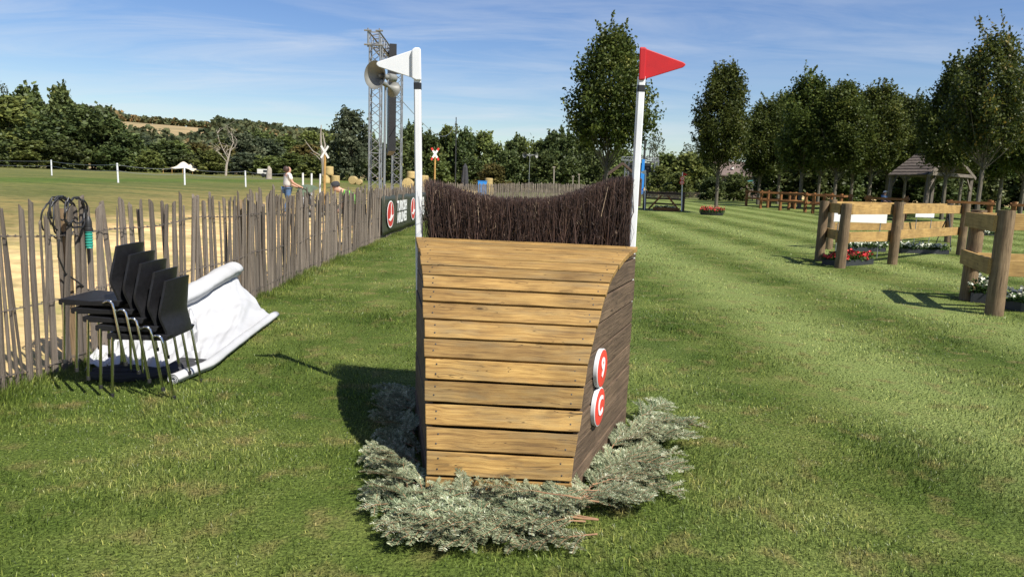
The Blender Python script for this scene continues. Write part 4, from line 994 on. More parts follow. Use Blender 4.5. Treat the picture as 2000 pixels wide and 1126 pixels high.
# ================================================================== stacked chairs
def chair_meshes():
    P_ = {}
    P_['seat'] = MB()
    for (x0, x1, z0, z1, wy) in ((-0.22, 0.20, 0.413, 0.455, 0.205),):
        prof = [(x0, z0 + 0.004), (x0 + 0.01, z0 - 0.004), (x1, z0 + 0.0), (x1 + 0.02, z1 - 0.004), (x1, z1), (0.0, z1 - 0.010), (x0 + 0.02, z1), (x0 + 0.002, z1 - 0.006)]
        T = Matrix(((1, 0, 0, 0), (0, 0, -1, 0), (0, 1, 0, 0), (0, 0, 0, 1)))
        P_['seat'].prism(prof, 2 * wy, T)
    b = MB(); n1, n2 = 14, 8
    def bp_(t, s):          # t up, s across
        z = 0.432 + 0.40 * t
        kink = 0.42
        x = 0.205 - 0.040 * smooth(0, kink, t) + (0.036 * (t - kink) / (1 - kink) if t > kink else 0)
        wd = 0.185 + 0.022 * smooth(0, kink, t) - 0.030 * smooth(kink, 1, t)
        return Vector((x + 0.035 * s * s * -1 + 0.018, wd * s, z + 0.012 * (1 - s * s) * (1 if t > 0.99 else 0)))
    for side in (0, 1):
        for i in range(n1 + 1):
            for j in range(n2 + 1):
                v = bp_(i / n1, -1 + 2 * j / n2); v.x += 0.016 * side; b.v.append(tuple(v))
    S_ = (n1 + 1) * (n2 + 1)
    def q(i, j, s_): return s_ * S_ + i * (n2 + 1) + j
    for i in range(n1):
        for j in range(n2):
            b.f.append((q(i, j, 0), q(i + 1, j, 0), q(i + 1, j + 1, 0), q(i, j + 1, 0))); b.f.append((q(i, j, 1), q(i, j + 1, 1), q(i + 1, j + 1, 1), q(i + 1, j, 1)))
    for i in range(n1):
        for j in (0, n2): b.f.append((q(i, j, 0), q(i, j, 1), q(i + 1, j, 1), q(i + 1, j, 0)))
    for j in range(n2):
        for i in (0, n1): b.f.append((q(i, j, 0), q(i, j + 1, 0), q(i, j + 1, 1), q(i, j, 1)))
    P_['backrest'] = b
    out = {k: v.mesh(k, 'black_plastic', k == 'backrest') for k, v in P_.items()}
    for me in out.values():
        bm = bmesh.new(); bm.from_mesh(me); bmesh.ops.recalc_face_normals(bm, faces=bm.faces); bm.to_mesh(me); bm.free()
    legs = []
    for sy in (-1, 1):
        y = 0.212 * sy
        legs.append(MB().tube([(-0.185, y * 0.93, 0.425), (-0.19, y * 0.97, 0.2), (-0.195, y, 0.0)], 0.0105, 10).mesh('leg', 'chrome', True))
        legs.append(MB().tube([(0.10, y * 0.95, 0.435), (0.135, y * 1.03, 0.452), (0.158, y * 1.06, 0.452), (0.175, y * 1.06, 0.435), (0.183, y * 1.06, 0.40), (0.215, y * 1.05, 0.2), (0.245, y * 1.04, 0.0)], 0.0105, 10).mesh('leg', 'chrome', True))
    rail = MB().tube([(-0.185, -0.195, 0.418), (-0.185, 0.195, 0.418)], 0.010, 8).mesh('rail', 'chrome', True)
    feet = []
    for sy in (-1, 1):
        for x in (-0.195, 0.245):
            feet.append((x, 0.212 * sy * (1 if x < 0 else 1.04)))
    cap = MB().lathe([(0.013, -0.004), (0.013, 0.022)], 10).mesh('foot_cap', 'black_rubber', True)
    return out, legs, rail, cap, feet
CM, CL, CRL, CCAP, CF = chair_meshes()
cbase = atz(268, 776)
CN = ['bottom chair of the black stack, its legs standing on the grass', 'second lowest chair of the black stack beside the white tarpaulin', 'middle chair of the five stacked black chairs', 'second highest chair of the black stack beside the fence', 'topmost black chair of the stack, its whole seat showing']
cx0, cy0 = cbase.x + 0.02, cbase.y + 0.212
for k in range(5):
    c_ = thing('stacking_chair', CN[k], 'chair', (cx0 - 0.083 * k, cy0 + 0.002 * k, 0.058 * k + 0.004), rad([0, 1.2, -1, 0.8, -0.6][k]), 'stacked black chairs')
    link('seat', CM['seat'], c_, 0.004); link('backrest', CM['backrest'], c_)
    for me in CL: link('leg', me, c_)
    link('seat_rail', CRL, c_)
    for (fx_, fy_) in CF: link('foot_cap', CCAP, c_, loc=(fx_, fy_, 0))

# ================================================================== white tarpaulin
tp = thing('tarpaulin', 'half-rolled white tarpaulin lying against the fence behind the stacked chairs', 'tarpaulin', (-2.9, 6.8, 0))
TO = Vector((-2.9, 6.8, 0))
R0 = [aty(300, 612, 6.45), aty(378, 572, 7.25), aty(440, 534, 8.05), aty(457, 527, 8.35)]   # upper roll axis points
G0 = [atz(330, 752), atz(402, 722), atz(470, 668), atz(532, 622)]
def lerpl(pts, t):
    f = t * (len(pts) - 1); i = min(int(f), len(pts) - 2); return pts[i].lerp(pts[i + 1], f - i)
mb = MB(); na, nb_ = 46, 30
rgt_ = np.random.default_rng(9)
def tarp_pt(a, b_):
    up = lerpl(R0, a); dn = lerpl(G0, a); up = up + Vector((0.03, 0, -0.06)); dn = Vector((dn.x, dn.y, 0.035))
    p = up.lerp(dn, b_)
    sag = 0.13 * math.sin(b_ * math.pi) * (0.6 + 0.4 * math.sin(a * 5 + 1))
    p.z = max(0.018, p.z - sag)
    f = math.sin(b_ * math.pi) ** 0.7
    p.z += f * (0.016 * math.sin(a * 14 + b_ * 6) + 0.012 * math.sin(a * 11 - b_ * 14 + 1.5) + 0.006 * math.sin(a * 43 + b_ * 19 + math.sin(b_ * 9)) + 0.005 * math.sin(a * 31 - b_ * 37))
    p.x += f * (0.012 * math.sin(a * 17 + b_ * 5) + 0.01 * math.sin(b_ * 11 + a * 3)); p.y += f * 0.05 * math.sin(b_ * 8 + a * 4)
    p.z = max(0.02, p.z); return p
for i in range(na + 1):
    for j in range(nb_ + 1): mb.v.append(tuple(tarp_pt(i / na, j / nb_) - TO))
for i in range(na):
    for j in range(nb_): mb.f.append((i * (nb_ + 1) + j, (i + 1) * (nb_ + 1) + j, (i + 1) * (nb_ + 1) + j + 1, i * (nb_ + 1) + j + 1))
sh = mb.build('sheet', 'tarp_white', tp, True); sm = sh.modifiers.new('solid', 'SOLIDIFY'); sm.thickness = 0.004; ss = sh.modifiers.new('sub', 'SUBSURF'); ss.levels = 1; ss.render_levels = 1
def roll(name, pts, r, turns=3):
    mb = MB(); k = 26; n_ = 40
    rows = []
    for i in range(k):
        c = lerpl(pts, i / (k - 1)); t = (lerpl(pts, min(1, i / (k - 1) + 0.02)) - lerpl(pts, max(0, i / (k - 1) - 0.02))).normalized()
        u = t.cross(Vector((0, 0, 1))).normalized(); v = u.cross(t)
        row = []
        for j in range(n_ * turns // 2):
            a = j * 2 * math.pi / n_ * 2; rr_ = r * (1 - 0.75 * j / (n_ * turns // 2)) * (1 + 0.05 * math.sin(i * 0.9) + 0.04 * math.sin(i * 2.1 + a))
            row.append(c + u * math.cos(a) * rr_ + v * math.sin(a) * rr_ * 0.9 - TO)
        rows.append(row)
    m_ = len(rows[0])
    mb.v = [tuple(p) for r_ in rows for p in r_]
    for i in range(k - 1):
        for j in range(m_ - 1): mb.f.append((i * m_ + j, (i + 1) * m_ + j, (i + 1) * m_ + j + 1, i * m_ + j + 1))
    o = mb.build(name, 'tarp_white', tp, True); s_ = o.modifiers.new('solid', 'SOLIDIFY'); s_.thickness = 0.004
    return o
roll('upper_roll', R0, 0.115)
roll('ground_roll', [p + Vector((0.03, 0, 0.045)) for p in G0], 0.05)
# crumpled loose end on the grass under the chairs
mb = MB(); na, nb_ = 34, 20
c00, c10, c01, c11 = atz(165, 728), atz(395, 728), atz(215, 665), atz(380, 655)
for i in range(na + 1):
    for j in range(nb_ + 1):
        a, b_ = i / na, j / nb_; p = c00.lerp(c10, a).lerp(c01.lerp(c11, a), b_)
        p.z = 0.02 + 0.16 * b_ ** 1.5 + 0.05 * abs(math.sin(a * 13 + 3 * b_)) * (0.4 + b_) + 0.035 * math.sin(a * 29 + b_ * 12) * math.sin(b_ * 7 + 1) + 0.02 * math.sin(a * 50 - b_ * 20)
        p.y += 0.07 * math.sin(a * 9); p.z = max(0.015, p.z); mb.v.append(tuple(p - TO))
for i in range(na):
    for j in range(nb_): mb.f.append((i * (nb_ + 1) + j, (i + 1) * (nb_ + 1) + j, (i + 1) * (nb_ + 1) + j + 1, i * (nb_ + 1) + j + 1))
sh = mb.build('loose_end', 'tarp_white', tp, True); sm = sh.modifiers.new('solid', 'SOLIDIFY'); sm.thickness = 0.004
mb = MB(); pts = [atz(180, 738), atz(240, 742), atz(300, 738), atz(352, 730), atz(400, 720)]
for k in range(3):
    mb.tube([p + Vector((0.03 * math.sin(i * 2 + k * 2), 0.06 * k - 0.05, 0.035 + 0.02 * k * (i % 2))) - TO for i, p in enumerate(pts)], [0.03, 0.04, 0.03, 0.045, 0.03], 8)
mb.build('black_backing', 'dark_cloth', tp, True)

# ================================================================== coiled cable on the fence
yc = 5.62; xc = fxx(yc)
cc_ = thing('cable_coil', 'black cable coil with a teal plug hung over the fence pickets', 'cable', (xc, yc, 0.9)); CO = Vector((xc, yc, 0.9))
mb = MB(); rc_ = random.Random(2)
for k in range(7):
    pts = []; ry = 0.135 + rc_.uniform(-0.03, 0.025); rz_ = 0.125 + rc_.uniform(-0.04, 0.04); oy = rc_.uniform(-0.04, 0.04); ph_ = rc_.uniform(0, 6)
    for i in range(37):
        a = 2 * math.pi * i / 36; tpf = max(0, math.sin(a))
        pts.append(((0.062 if k in (1, 5) else -0.055) + 0.005 * k + 0.012 * math.sin(3 * a + ph_), oy + ry * math.cos(a), 0.245 + rz_ * math.sin(a) + (0.0 if math.sin(a) < 0 else 0) + 0.01 * math.sin(2 * a + ph_)))
    dz = 0.475 - max(p[2] for p in pts); pts = [(p[0], p[1], p[2] + dz - rc_.uniform(0, 0.03)) for p in pts]
    mb.tube(pts, 0.0068, 7, caps=False)
mb.tube([(0.05, 0.15, 0.43), (0.06, 0.17, 0.36), (0.07, 0.175, 0.28)], 0.009, 7)
mb.tube([(0.05, -0.17, 0.15), (0.05, -0.19, 0.02), (0.04, -0.10, -0.12), (0.03, 0.05, -0.2), (0.02, 0.25, -0.32), (0.02, 0.5, -0.5)], 0.007, 7)
mb.build('cable', 'black_rubber', cc_, True)
T = Matrix.Translation((0.075, 0.178, 0.02))
MB().lathe([(0.010, 0.29), (0.020, 0.27), (0.026, 0.245), (0.026, 0.20), (0.031, 0.195), (0.031, 0.17)], 16, T).build('plug_collar', 'black_rubber', cc_, True)
pr = []
for k in range(6): z = 0.17 - k * 0.022; pr += [(0.029, z), (0.029, z - 0.008), (0.024, z - 0.012), (0.024, z - 0.019)]
MB().lathe(pr + [(0.027, 0.035), (0.02, 0.03)], 16, T).build('plug_body', 'teal_plastic', cc_, True)

# ================================================================== lattice gantry with screen, loudspeakers
def lattice(mb, a, b, w, bay, r=0.029, rd=0.016, up=(0, 1, 0)):
    a = Vector(a); b = Vector(b); R = frame(b - a, up); y = R.col[1] * w / 2; z = R.col[2] * w / 2
    cs = [y + z, z - y, -y - z, y - z]
    for c in cs: mb.tube([a + c, b + c], r, 6)
    n_ = max(1, round((b - a).length / bay))
    for i in range(n_):
        p = a.lerp(b, i / n_); q = a.lerp(b, (i + 1) / n_); m_ = (p + q) / 2
        for k in range(4):
            c0, c1 = cs[k], cs[(k + 1) % 4]
            mb.tube([p + c0, m_ + c1], rd, 4, False); mb.tube([m_ + c1, q + c0], rd, 4, False)
        for k in range(4):
            if i == 0 or i == n_ - 1 or i % 4 == 0: mb.tube([p + cs[k], p + cs[(k + 1) % 4]], rd, 4, False)
    for k in range(4): mb.tube([b + cs[k], b + cs[(k + 1) % 4]], rd * 1.3, 4, False)
    return mb
g1 = on(732, 25); g2 = on(774, 31)
gt = thing('lattice_gantry', 'tall silver lattice gantry of two towers behind the fence', 'truss', g1)
zt1 = aty(732, 66, 25).z - g1.z
d2 = g2 - g1
lattice(MB(), (0, 0, 0.03), (0, 0, zt1 - 0.42), 0.36, 0.60).build('tower', 'aluminium', gt, True)
lattice(MB(), (d2.x, d2.y, d2.z + 0.03), (d2.x, d2.y, zt1 - 0.42), 0.36, 0.60).build('tower', 'aluminium', gt, True)
hd = Vector((d2.x, d2.y, 0)).normalized()
lattice(MB(), -hd * 0.35 + Vector((0, 0, zt1 - 0.19)), Vector((d2.x, d2.y, zt1 - 0.19)) + hd * 0.35, 0.36, 0.60, up=(0, 0, 1)).build('top_beam', 'aluminium', gt, True)
mb = MB()
for sx in (-0.19, 0.19):
    for zz in (zt1 - 0.43, zt1 + 0.02): mb.tube([(sx - 0.12, -0.42, zz), (sx + 0.12, -0.42, zz)], 0.03, 6)
    mb.tube([(sx, -0.38, zt1 - 0.5), (sx, -0.38, zt1 + 0.1)], 0.03, 6)
mb.build('clamp', 'galvanised', gt, True)
for p in ((0, 0, 0), (d2.x, d2.y, d2.z)): MB().box((p[0], p[1], p[2] + 0.015), (0.6, 0.6, 0.03)).build('base_plate', 'galvanised', gt)
sA = Vector((-4.36, 25.5, 0)); sB = Vector((-5.30, 30.4, 0))
scz0, scz1 = aty(760, 295, 25.6).z, 6.15
sc_ = thing('video_screen', 'black video screen seen edge-on, hanging inside the lattice gantry', 'screen', (sA + sB) / 2 + Vector((0, 0, scz0)))
SO = (sA + sB) / 2 + Vector((0, 0, scz0)); Rs = frame(sB - sA)
for k in range(5):
    c = sA.lerp(sB, (k + 0.5) / 5) - (sA + sB) / 2
    MB().box(c + Vector((0, 0, (scz1 - scz0) / 2)), ((sB - sA).length / 5 - 0.02, 0.24, scz1 - scz0), Rs).build('panel', 'screen_black', sc_)
mb = MB()
for t in (0.15, 0.5, 0.85):
    p = sA.lerp(sB, t) - SO; q = g1.lerp(g2, t) - SO; q.z = g1.z + zt1 - 0.36 - SO.z
    mb.tube([(p.x, p.y, scz1 - scz0 - 0.02), (q.x, q.y, q.z)], 0.015, 5)
mb.build('hanger', 'black_metal', sc_)
def horn(mb_in, mb_out, c, ax, R, ln):
    ax = Vector(ax).normalized(); Rr = frame(ax); T = Matrix((Rr.col[1], Rr.col[2], Rr.col[0])).transposed().to_4x4(); T.translation = c
    pr = [(R * (0.13 + 0.87 * (t ** 2.2)), ln * t) for t in [i / 12 for i in range(13)]]
    mb_out.lathe([(r_ + 0.008, z) for r_, z in pr] + [(R + 0.012, ln), (R - 0.002, ln - 0.004)] + [(r_, z) for r_, z in pr[::-1]][1:], 32, T, caps=False)
    mb_out.lathe([(0.02, -0.30), (R * 0.30, -0.28), (R * 0.30, -0.02), (R * 0.14, 0.01)], 20, T)
    mb_in.lathe([(R * 0.16, 0.03 * ln), (R * 0.20, 0.10 * ln), (R * 0.14, 0.62 * ln), (R * 0.10, 0.66 * ln)], 16, T)
def horn_mast(px, Y, tip, R, label, axes, group='loudspeaker masts'):
    b = on(px[0], Y); o = thing('loudspeaker_mast', label, 'loudspeaker', b, group=group)
    top = aty(px[1], tip, Y) - b
    pole('mast', (0, 0, 0), (top.x, top.y, top.z), 0.035 * R / 0.3, 0.028 * R / 0.3, 'galvanised', o)
    for ax, off, *sc_r in axes:
        Rr_ = R * (sc_r[0] if sc_r else 1); mi, mo = MB(), MB(); horn(mi, mo, top + Vector(off), ax, Rr_, Rr_ * 1.5)
        h = mo.build('horn', 'horn_grey', o, True); mi.build('inner_horn', 'horn_grey', h, True)
        MB().tube([(top.x, top.y, top.z - 0.1), top + Vector(off) - Vector(ax).normalized() * 0.05], 0.02, 6).build('bracket', 'galvanised', o)
    return o
horn_mast((749, 753), 20.5, 166, 0.37, 'pair of big grey horn loudspeakers on a mast before the lattice tower',
          [((-0.50, -0.86, -0.03), (0.03, 0.22, 0.24)), ((0.42, 0.88, -0.22), (0.05, -0.02, -0.02), 0.58)])
horn_mast((1032, 1035), 65, 303, 0.24, 'small pair of grey horn loudspeakers on a thin mast before the tree line',
          [((-0.6, -0.78, 0), (-0.25, 0, 0)), ((0.8, -0.5, 0), (0.3, 0, 0))])
# thin pole and the cable to it
B = on(889, 62); pt = aty(891, 229, 62)
o = thing('utility_pole', 'thin dark pole with a slack cable tied to its top', 'pole', B)
pole('pole', (0, 0, 0), pt - B, 0.055, 0.04, 'black_metal', o)
q = aty(756, 165, 20.6) - B; p = pt - B - Vector((0, 0, 0.2)); mb = MB(); pts = []
for i in range(25):
    t = i / 24; v = q.lerp(p, t); v.z -= 4 * 1.35 * t * (1 - t) * (0.6 + 0.8 * t); pts.append(v)
mb.tube(pts, 0.012, 5); mb.build('cable', 'galvanised', o)

# ================================================================== people
def skin_mesh(name, nodes, edges, mat, parent, sub=2, root=0):
    me = bpy.data.meshes.new(name); keys = list(nodes)
    me.from_pydata([nodes[k][:3] for k in keys], [(keys.index(a), keys.index(b)) for a, b in edges], [])
    me.materials.append(M[mat]); o = link(name, me, parent)
    s = o.modifiers.new('skin', 'SKIN'); s.use_smooth_shade = True
    for k, sv in zip(keys, me.skin_vertices[0].data):
        r = nodes[k][3]; sv.radius = r if hasattr(r, '__len__') else (r, r)
        sv.use_root = (k == keys[root])
    b = o.modifiers.new('sub', 'SUBSURF'); b.levels = sub; b.render_levels = sub
    return o
def person(label, loc, rz, J, shirt, trousers, hair, hairmat, shirt_sleeve=0.5, cap=None, group=None):
    """J: joints in local space, +x is forward"""
    o = thing('person', label, 'person', loc, rz, group)
    n_ = {'pelvis': (*J['pelvis'], 0.115), 'spine': (*J['spine'], 0.105), 'chest': (*J['chest'], (0.13, 0.105)), 'neck': (*J['neck'], 0.052), 'chin': (*J['chin'], 0.072), 'head': (*J['head'], 0.088), 'crown': (*J['crown'], 0.06)}
    e_ = [('pelvis', 'spine'), ('spine', 'chest'), ('chest', 'neck'), ('neck', 'chin'), ('chin', 'head'), ('head', 'crown')]
    n_['nose'] = (*J['nose'], 0.018); e_.append(('chin', 'nose'))
    for s in ('l', 'r'):
        for a, b, r in (('sh', 'chest', 0.06), ('el', 'sh', 0.043), ('wr', 'el', 0.03), ('ha', 'wr', 0.034)):
            n_[a + s] = (*J[a + s], r); e_.append((b + s if b != 'chest' else b, a + s))
        for a, b, r in (('hi', 'pelvis', 0.09), ('kn', 'hi', 0.062), ('an', 'kn', 0.042), ('to', 'an', 0.036)):
            n_[a + s] = (*J[a + s], r); e_.append((b + s if b != 'pelvis' else b, a + s))
        hv = (Vector(J['ha' + s]) - Vector(J['wr' + s])).normalized(); sv = hv.orthogonal().normalized()
        for k in range(4):
            p = Vector(J['ha' + s]) + sv * 0.02 * (k - 1.5) + hv * 0.03; q = p + hv * (0.05 + 0.006 * (k in (1, 2))) + Vector((0, 0, -0.012))
            n_['f%d%s' % (k, s)] = (*q, 0.009); e_.append(('ha' + s, 'f%d%s' % (k, s)))
        q = Vector(J['wr' + s]).lerp(Vector(J['ha' + s]), 0.5) + sv * 0.06 + hv * 0.02; n_['th' + s] = (*q, 0.010); e_.append(('wr' + s, 'th' + s))
    skin_mesh('body', n_, e_, 'skin', o)
    c = {k: n_[k] for k in ('pelvis', 'spine', 'chest')}; c = {k: (*v[:3], (0.19, 0.14) if k != 'chest' else (0.20, 0.14)) for k, v in c.items()}
    ce = [('pelvis', 'spine'), ('spine', 'chest')]; c['collar'] = (*Vector(J['chest']).lerp(Vector(J['neck']), 0.6), 0.085); ce.append(('chest', 'collar'))
    for s in ('l', 'r'):
        c['sh' + s] = (*J['sh' + s], 0.085); ce.append(('chest', 'sh' + s))
        c['sl' + s] = (*Vector(J['sh' + s]).lerp(Vector(J['el' + s]), shirt_sleeve * 1.4), 0.07); ce.append(('sh' + s, 'sl' + s))
    skin_mesh('shirt', c, ce, shirt, o)
    t = {'pelvis': (*J['pelvis'], 0.135)}; te = []
    for s in ('l', 'r'):
        t['hi' + s] = (*J['hi' + s], 0.105); t['kn' + s] = (*J['kn' + s], 0.08); t['an' + s] = (*(Vector(J['an' + s]) + Vector((0, 0, 0.04))), 0.066)
        te += [('pelvis', 'hi' + s), ('hi' + s, 'kn' + s), ('kn' + s, 'an' + s)]
    skin_mesh('trousers', t, te, trousers, o)
    for s in ('l', 'r'):
        a, b = Vector(J['an' + s]), Vector(J['to' + s])
        mb = MB().tube([a - (b - a) * 0.35 + Vector((0, 0, -0.035)), a.lerp(b, 0.3) + Vector((0, 0, -0.03)), b + Vector((0, 0, -0.01)), b + (b - a) * 0.3 + Vector((0, 0, -0.012))], [0.04, 0.05, 0.045, 0.02], 8); mb.build('shoe', 'dark_cloth', o, True)
    if hair: skin_mesh('hair', hair[0], hair[1], hairmat, o)
    if cap:
        hc = Vector(J['crown']); hf = (Vector(J['nose']) - Vector(J['chin'])).normalized(); hu = (Vector(J['crown']) - Vector(J['head'])).normalized()
        R = Matrix((hf, hu.cross(hf), hu)).transposed().to_4x4(); R.translation = Vector(J['head']) + hu * 0.025
        mb = MB().lathe([(0.108, 0.0), (0.108, 0.03), (0.098, 0.07), (0.065, 0.10), (0.02, 0.112)], 20, R); mb.prism([(0.06, -0.085), (0.16, -0.07), (0.205, -0.03), (0.21, 0.0), (0.205, 0.03), (0.16, 0.07), (0.06, 0.085)], 0.010, R @ Matrix.Translation((0, 0, 0.008)))
        mb.build('cap', cap, o, True)
    return o
JS = dict(pelvis=(0, 0, 0.94), spine=(0.02, 0, 1.10), chest=(0.03, 0, 1.29), neck=(0.035, 0, 1.43), chin=(0.06, 0, 1.50), head=(0.05, 0, 1.565), crown=(0.04, 0, 1.63), nose=(0.155, 0, 1.535),
          shl=(0.02, 0.175, 1.36), ell=(0.10, 0.235, 1.12), wrl=(0.32, 0.23, 1.00), hal=(0.38, 0.23, 0.985), shr=(0.02, -0.175, 1.36), elr=(0.10, -0.235, 1.12), wrr=(0.32, -0.23, 1.00), har=(0.38, -0.23, 0.985),
          hil=(0, 0.09, 0.88), knl=(0.10, 0.10, 0.48), anl=(0.06, 0.10, 0.09), tol=(0.20, 0.11, 0.045), hir=(0, -0.09, 0.88), knr=(0.0, -0.10, 0.48), anr=(-0.16, -0.10, 0.09), tor=(-0.03, -0.11, 0.045))
hairb = ({'a': (0.03, 0, 1.635, 0.085), 'b': (-0.005, 0, 1.575, 0.118), 'c': (-0.02, 0, 1.50, 0.112), 'd': (-0.025, 0, 1.445, 0.085)}, [('a', 'b'), ('b', 'c'), ('c', 'd')])
wl_ = on(561, 24)
person('person in white shirt and blue jeans with brown bobbed hair, pushing a pushchair', wl_, rad(38), JS, 'white_cotton', 'denim', hairb, 'brown_hair')
# pushchair in front of that person
fw = Vector((math.cos(rad(38)), math.sin(rad(38)), 0)); pc = wl_ + fw * 0.95; pc.z = gz(pc.x, pc.y)
o = thing('pushchair', 'dark pushchair with grey-green hood pushed along the dry field', 'pushchair', pc, rad(38))
mb = MB()
for s in (-0.23, 0.23):
    mb.tube([(-0.55, s, 0.99), (-0.40, s, 0.95), (0.05, s, 0.45), (0.35, s, 0.14)], 0.016, 8); mb.tube([(-0.25, s, 0.70), (-0.30, s, 0.14)], 0.015, 8)
mb.tube([(-0.55, -0.24, 0.99), (-0.55, 0.24, 0.99)], 0.018, 8); mb.tube([(-0.30, -0.25, 0.14), (-0.30, 0.25, 0.14)], 0.012, 6); mb.build('frame', 'black_metal', o, True)
MB().prism([(-0.32, 0.85), (-0.26, 0.45), (0.15, 0.36), (0.17, 0.41), (-0.18, 0.52), (-0.25, 0.88)], 0.40, Matrix(((1, 0, 0, 0), (0, 0, -1, 0), (0, 1, 0, 0), (0, 0, 0, 1)))).build('seat', 'dark_cloth', o, bevel=0.01)
mb = MB(); hp = [(math.cos(a) * 0.34 - 0.2, math.sin(a) * 0.30 + 0.80) for a in [rad(200 - 20 * i) for i in range(9)]]
for y0 in (-0.22, 0.22):
    for x, z in hp: mb.v.append((x, y0, z))
for i in range(8): mb.f.append((i, i + 1, 10 + i, 9 + i))
mb.f.append(tuple(range(9))); mb.f.append(tuple(range(17, 8, -1)))
h_ = mb.build('hood', 'soft_green', o); h_.modifiers.new('solid', 'SOLIDIFY').thickness = 0.01
for x, s, r in ((-0.30, -0.27, 0.14), (-0.30, 0.27, 0.14), (0.36, -0.25, 0.11), (0.36, 0.25, 0.11)):
    T = Matrix.Translation((x, s, r)) @ Matrix.Rotation(math.pi / 2, 4, 'X')
    wh = MB().lathe([(r * 0.72, -0.02), (r * 0.95, -0.022), (r, -0.01), (r, 0.01), (r * 0.95, 0.022), (r * 0.72, 0.02)], 18, T).build('wheel', 'black_rubber', o, True)
    MB().lathe([(0.01, -0.025), (r * 0.74, -0.012), (r * 0.74, 0.012), (0.01, 0.025)], 12, T).build('hub', 'galvanised', wh, True)
# person bending behind the fence
JB = dict(pelvis=(-0.10, 0, 0.93), spine=(0.05, 0, 1.06), chest=(0.22, 0, 1.19), neck=(0.33, 0, 1.28), chin=(0.41, 0, 1.30), head=(0.44, 0, 1.35), crown=(0.455, 0, 1.41), nose=(0.50, 0, 1.27),
          shl=(0.20, 0.18, 1.22), ell=(0.28, 0.22, 0.95), wrl=(0.42, 0.14, 0.78), hal=(0.47, 0.12, 0.74), shr=(0.20, -0.18, 1.22), elr=(0.28, -0.22, 0.95), wrr=(0.42, -0.14, 0.78), har=(0.47, -0.12, 0.74),
          hil=(-0.10, 0.09, 0.88), knl=(-0.02, 0.12, 0.48), anl=(-0.10, 0.13, 0.09), tol=(0.04, 0.15, 0.045), hir=(-0.10, -0.09, 0.88), knr=(-0.02, -0.12, 0.48), anr=(-0.10, -0.13, 0.09), tor=(0.04, -0.15, 0.045))
pb = on(694, 16.6); pb.z = gz(pb.x, pb.y)
person('person in black cap and bright green shirt bending down behind the fence', pb, math.pi + 0.25, JB, 'hivis_green', 'dark_cloth', ({'a': (0.425, 0, 1.37, 0.088), 'b': (0.39, 0, 1.33, 0.085)}, [('a', 'b')]), 'brown_hair', cap='dark_cloth')
pb = on(1722, 47); person('distant person in a white cap standing behind the orange rails', pb, rad(-60), JS, 'denim', 'dark_cloth', hairb, 'brown_hair', cap='white_cotton')

# ================================================================== things in the left field
ff = thing('rope_fence', 'white plastic posts strung with grey rope across the left field', 'fence', on(231, 43))
FFO = Vector(ff.location); pp_ = []
for px, Y, h in ((-120, 58, 1.15), (101, 54, 1.15), (231, 43, 1.15), (361, 46, 1.15), (480, 50, 1.1), (560, 56, 1.1)):
    b = on(px, Y) - FFO; mb = MB().tube([(b.x, b.y, b.z - 0.1), (b.x + 0.02 * (px % 3 - 1), b.y, b.z + h)], 0.052, 8); mb.build('post', 'white_plastic', ff, True); pp_.append(b)
for zz in (1.05, 0.70):
    mb = MB()
    for a, b in zip(pp_[:-1], pp_[1:]):
        mb.tube([a.lerp(b, t) + Vector((0, -0.06, zz - 0.5 * t * (1 - t))) for t in [i / 8 for i in range(9)]], 0.012, 5)
    mb.build('rope', 'galvanised', ff)
for k, px in enumerate((592, 608, 624)):
    b = on(px, 28 + k); o = tag(MB().tube([(0, 0, -0.05), (0.02 * k, 0, 1.42)], 0.038, 10).build('stake', 'white_plastic', None, True, loc=b), ['white stake nearest the pushchair, first of three', 'middle one of the three white stakes by the pushchair', 'rightmost of the three white stakes, next to the wooden crossbuck pole'][k], 'stake', 'white stakes by the pushchair')
# stretch tent
b = on(358, 138); o = thing('stretch_tent', 'cream stretch tent with two peaks at the field\'s far edge', 'tent', b); s = 138 / F
mb = MB(); na, nb_ = 24, 10
for i in range(na + 1):
    for j in range(nb_ + 1):
        a = i / na; c = j / nb_; x = -2.9 + 5.9 * a; yv = -2.5 + 5 * c
        h = 1.15 + 1.15 * math.exp(-((x - 0.1) / 0.95) ** 2 - (yv / 1.6) ** 2) + 0.9 * math.exp(-((x - 1.8) / 0.6) ** 2 - (yv / 1.5) ** 2) - 0.35 * abs(2 * c - 1) ** 2 * (0.6 + 0.4 * math.cos(a * 12.6)) - 0.25 * abs(2 * a - 1) ** 3
        mb.v.append((x, yv, h))
for i in range(na):
    for j in range(nb_): mb.f.append((i * (nb_ + 1) + j, (i + 1) * (nb_ + 1) + j, (i + 1) * (nb_ + 1) + j + 1, i * (nb_ + 1) + j + 1))
mb.build('canopy', 'canvas', o, True).modifiers.new('solid', 'SOLIDIFY').thickness = 0.01
for x, yv, h in ((-2.7, -2.3, 0.75), (0.1, 0, 2.25), (1.8, 0, 2.0), (2.8, -2.3, 0.75), (-1.0, -2.4, 0.95), (1.0, -2.4, 0.95), (-2.7, 2.3, 0.75), (2.8, 2.3, 0.75)): MB().tube([(x, yv, 0), (x, yv, h)], 0.05, 6).build('pole', 'pole_wood', o, True)
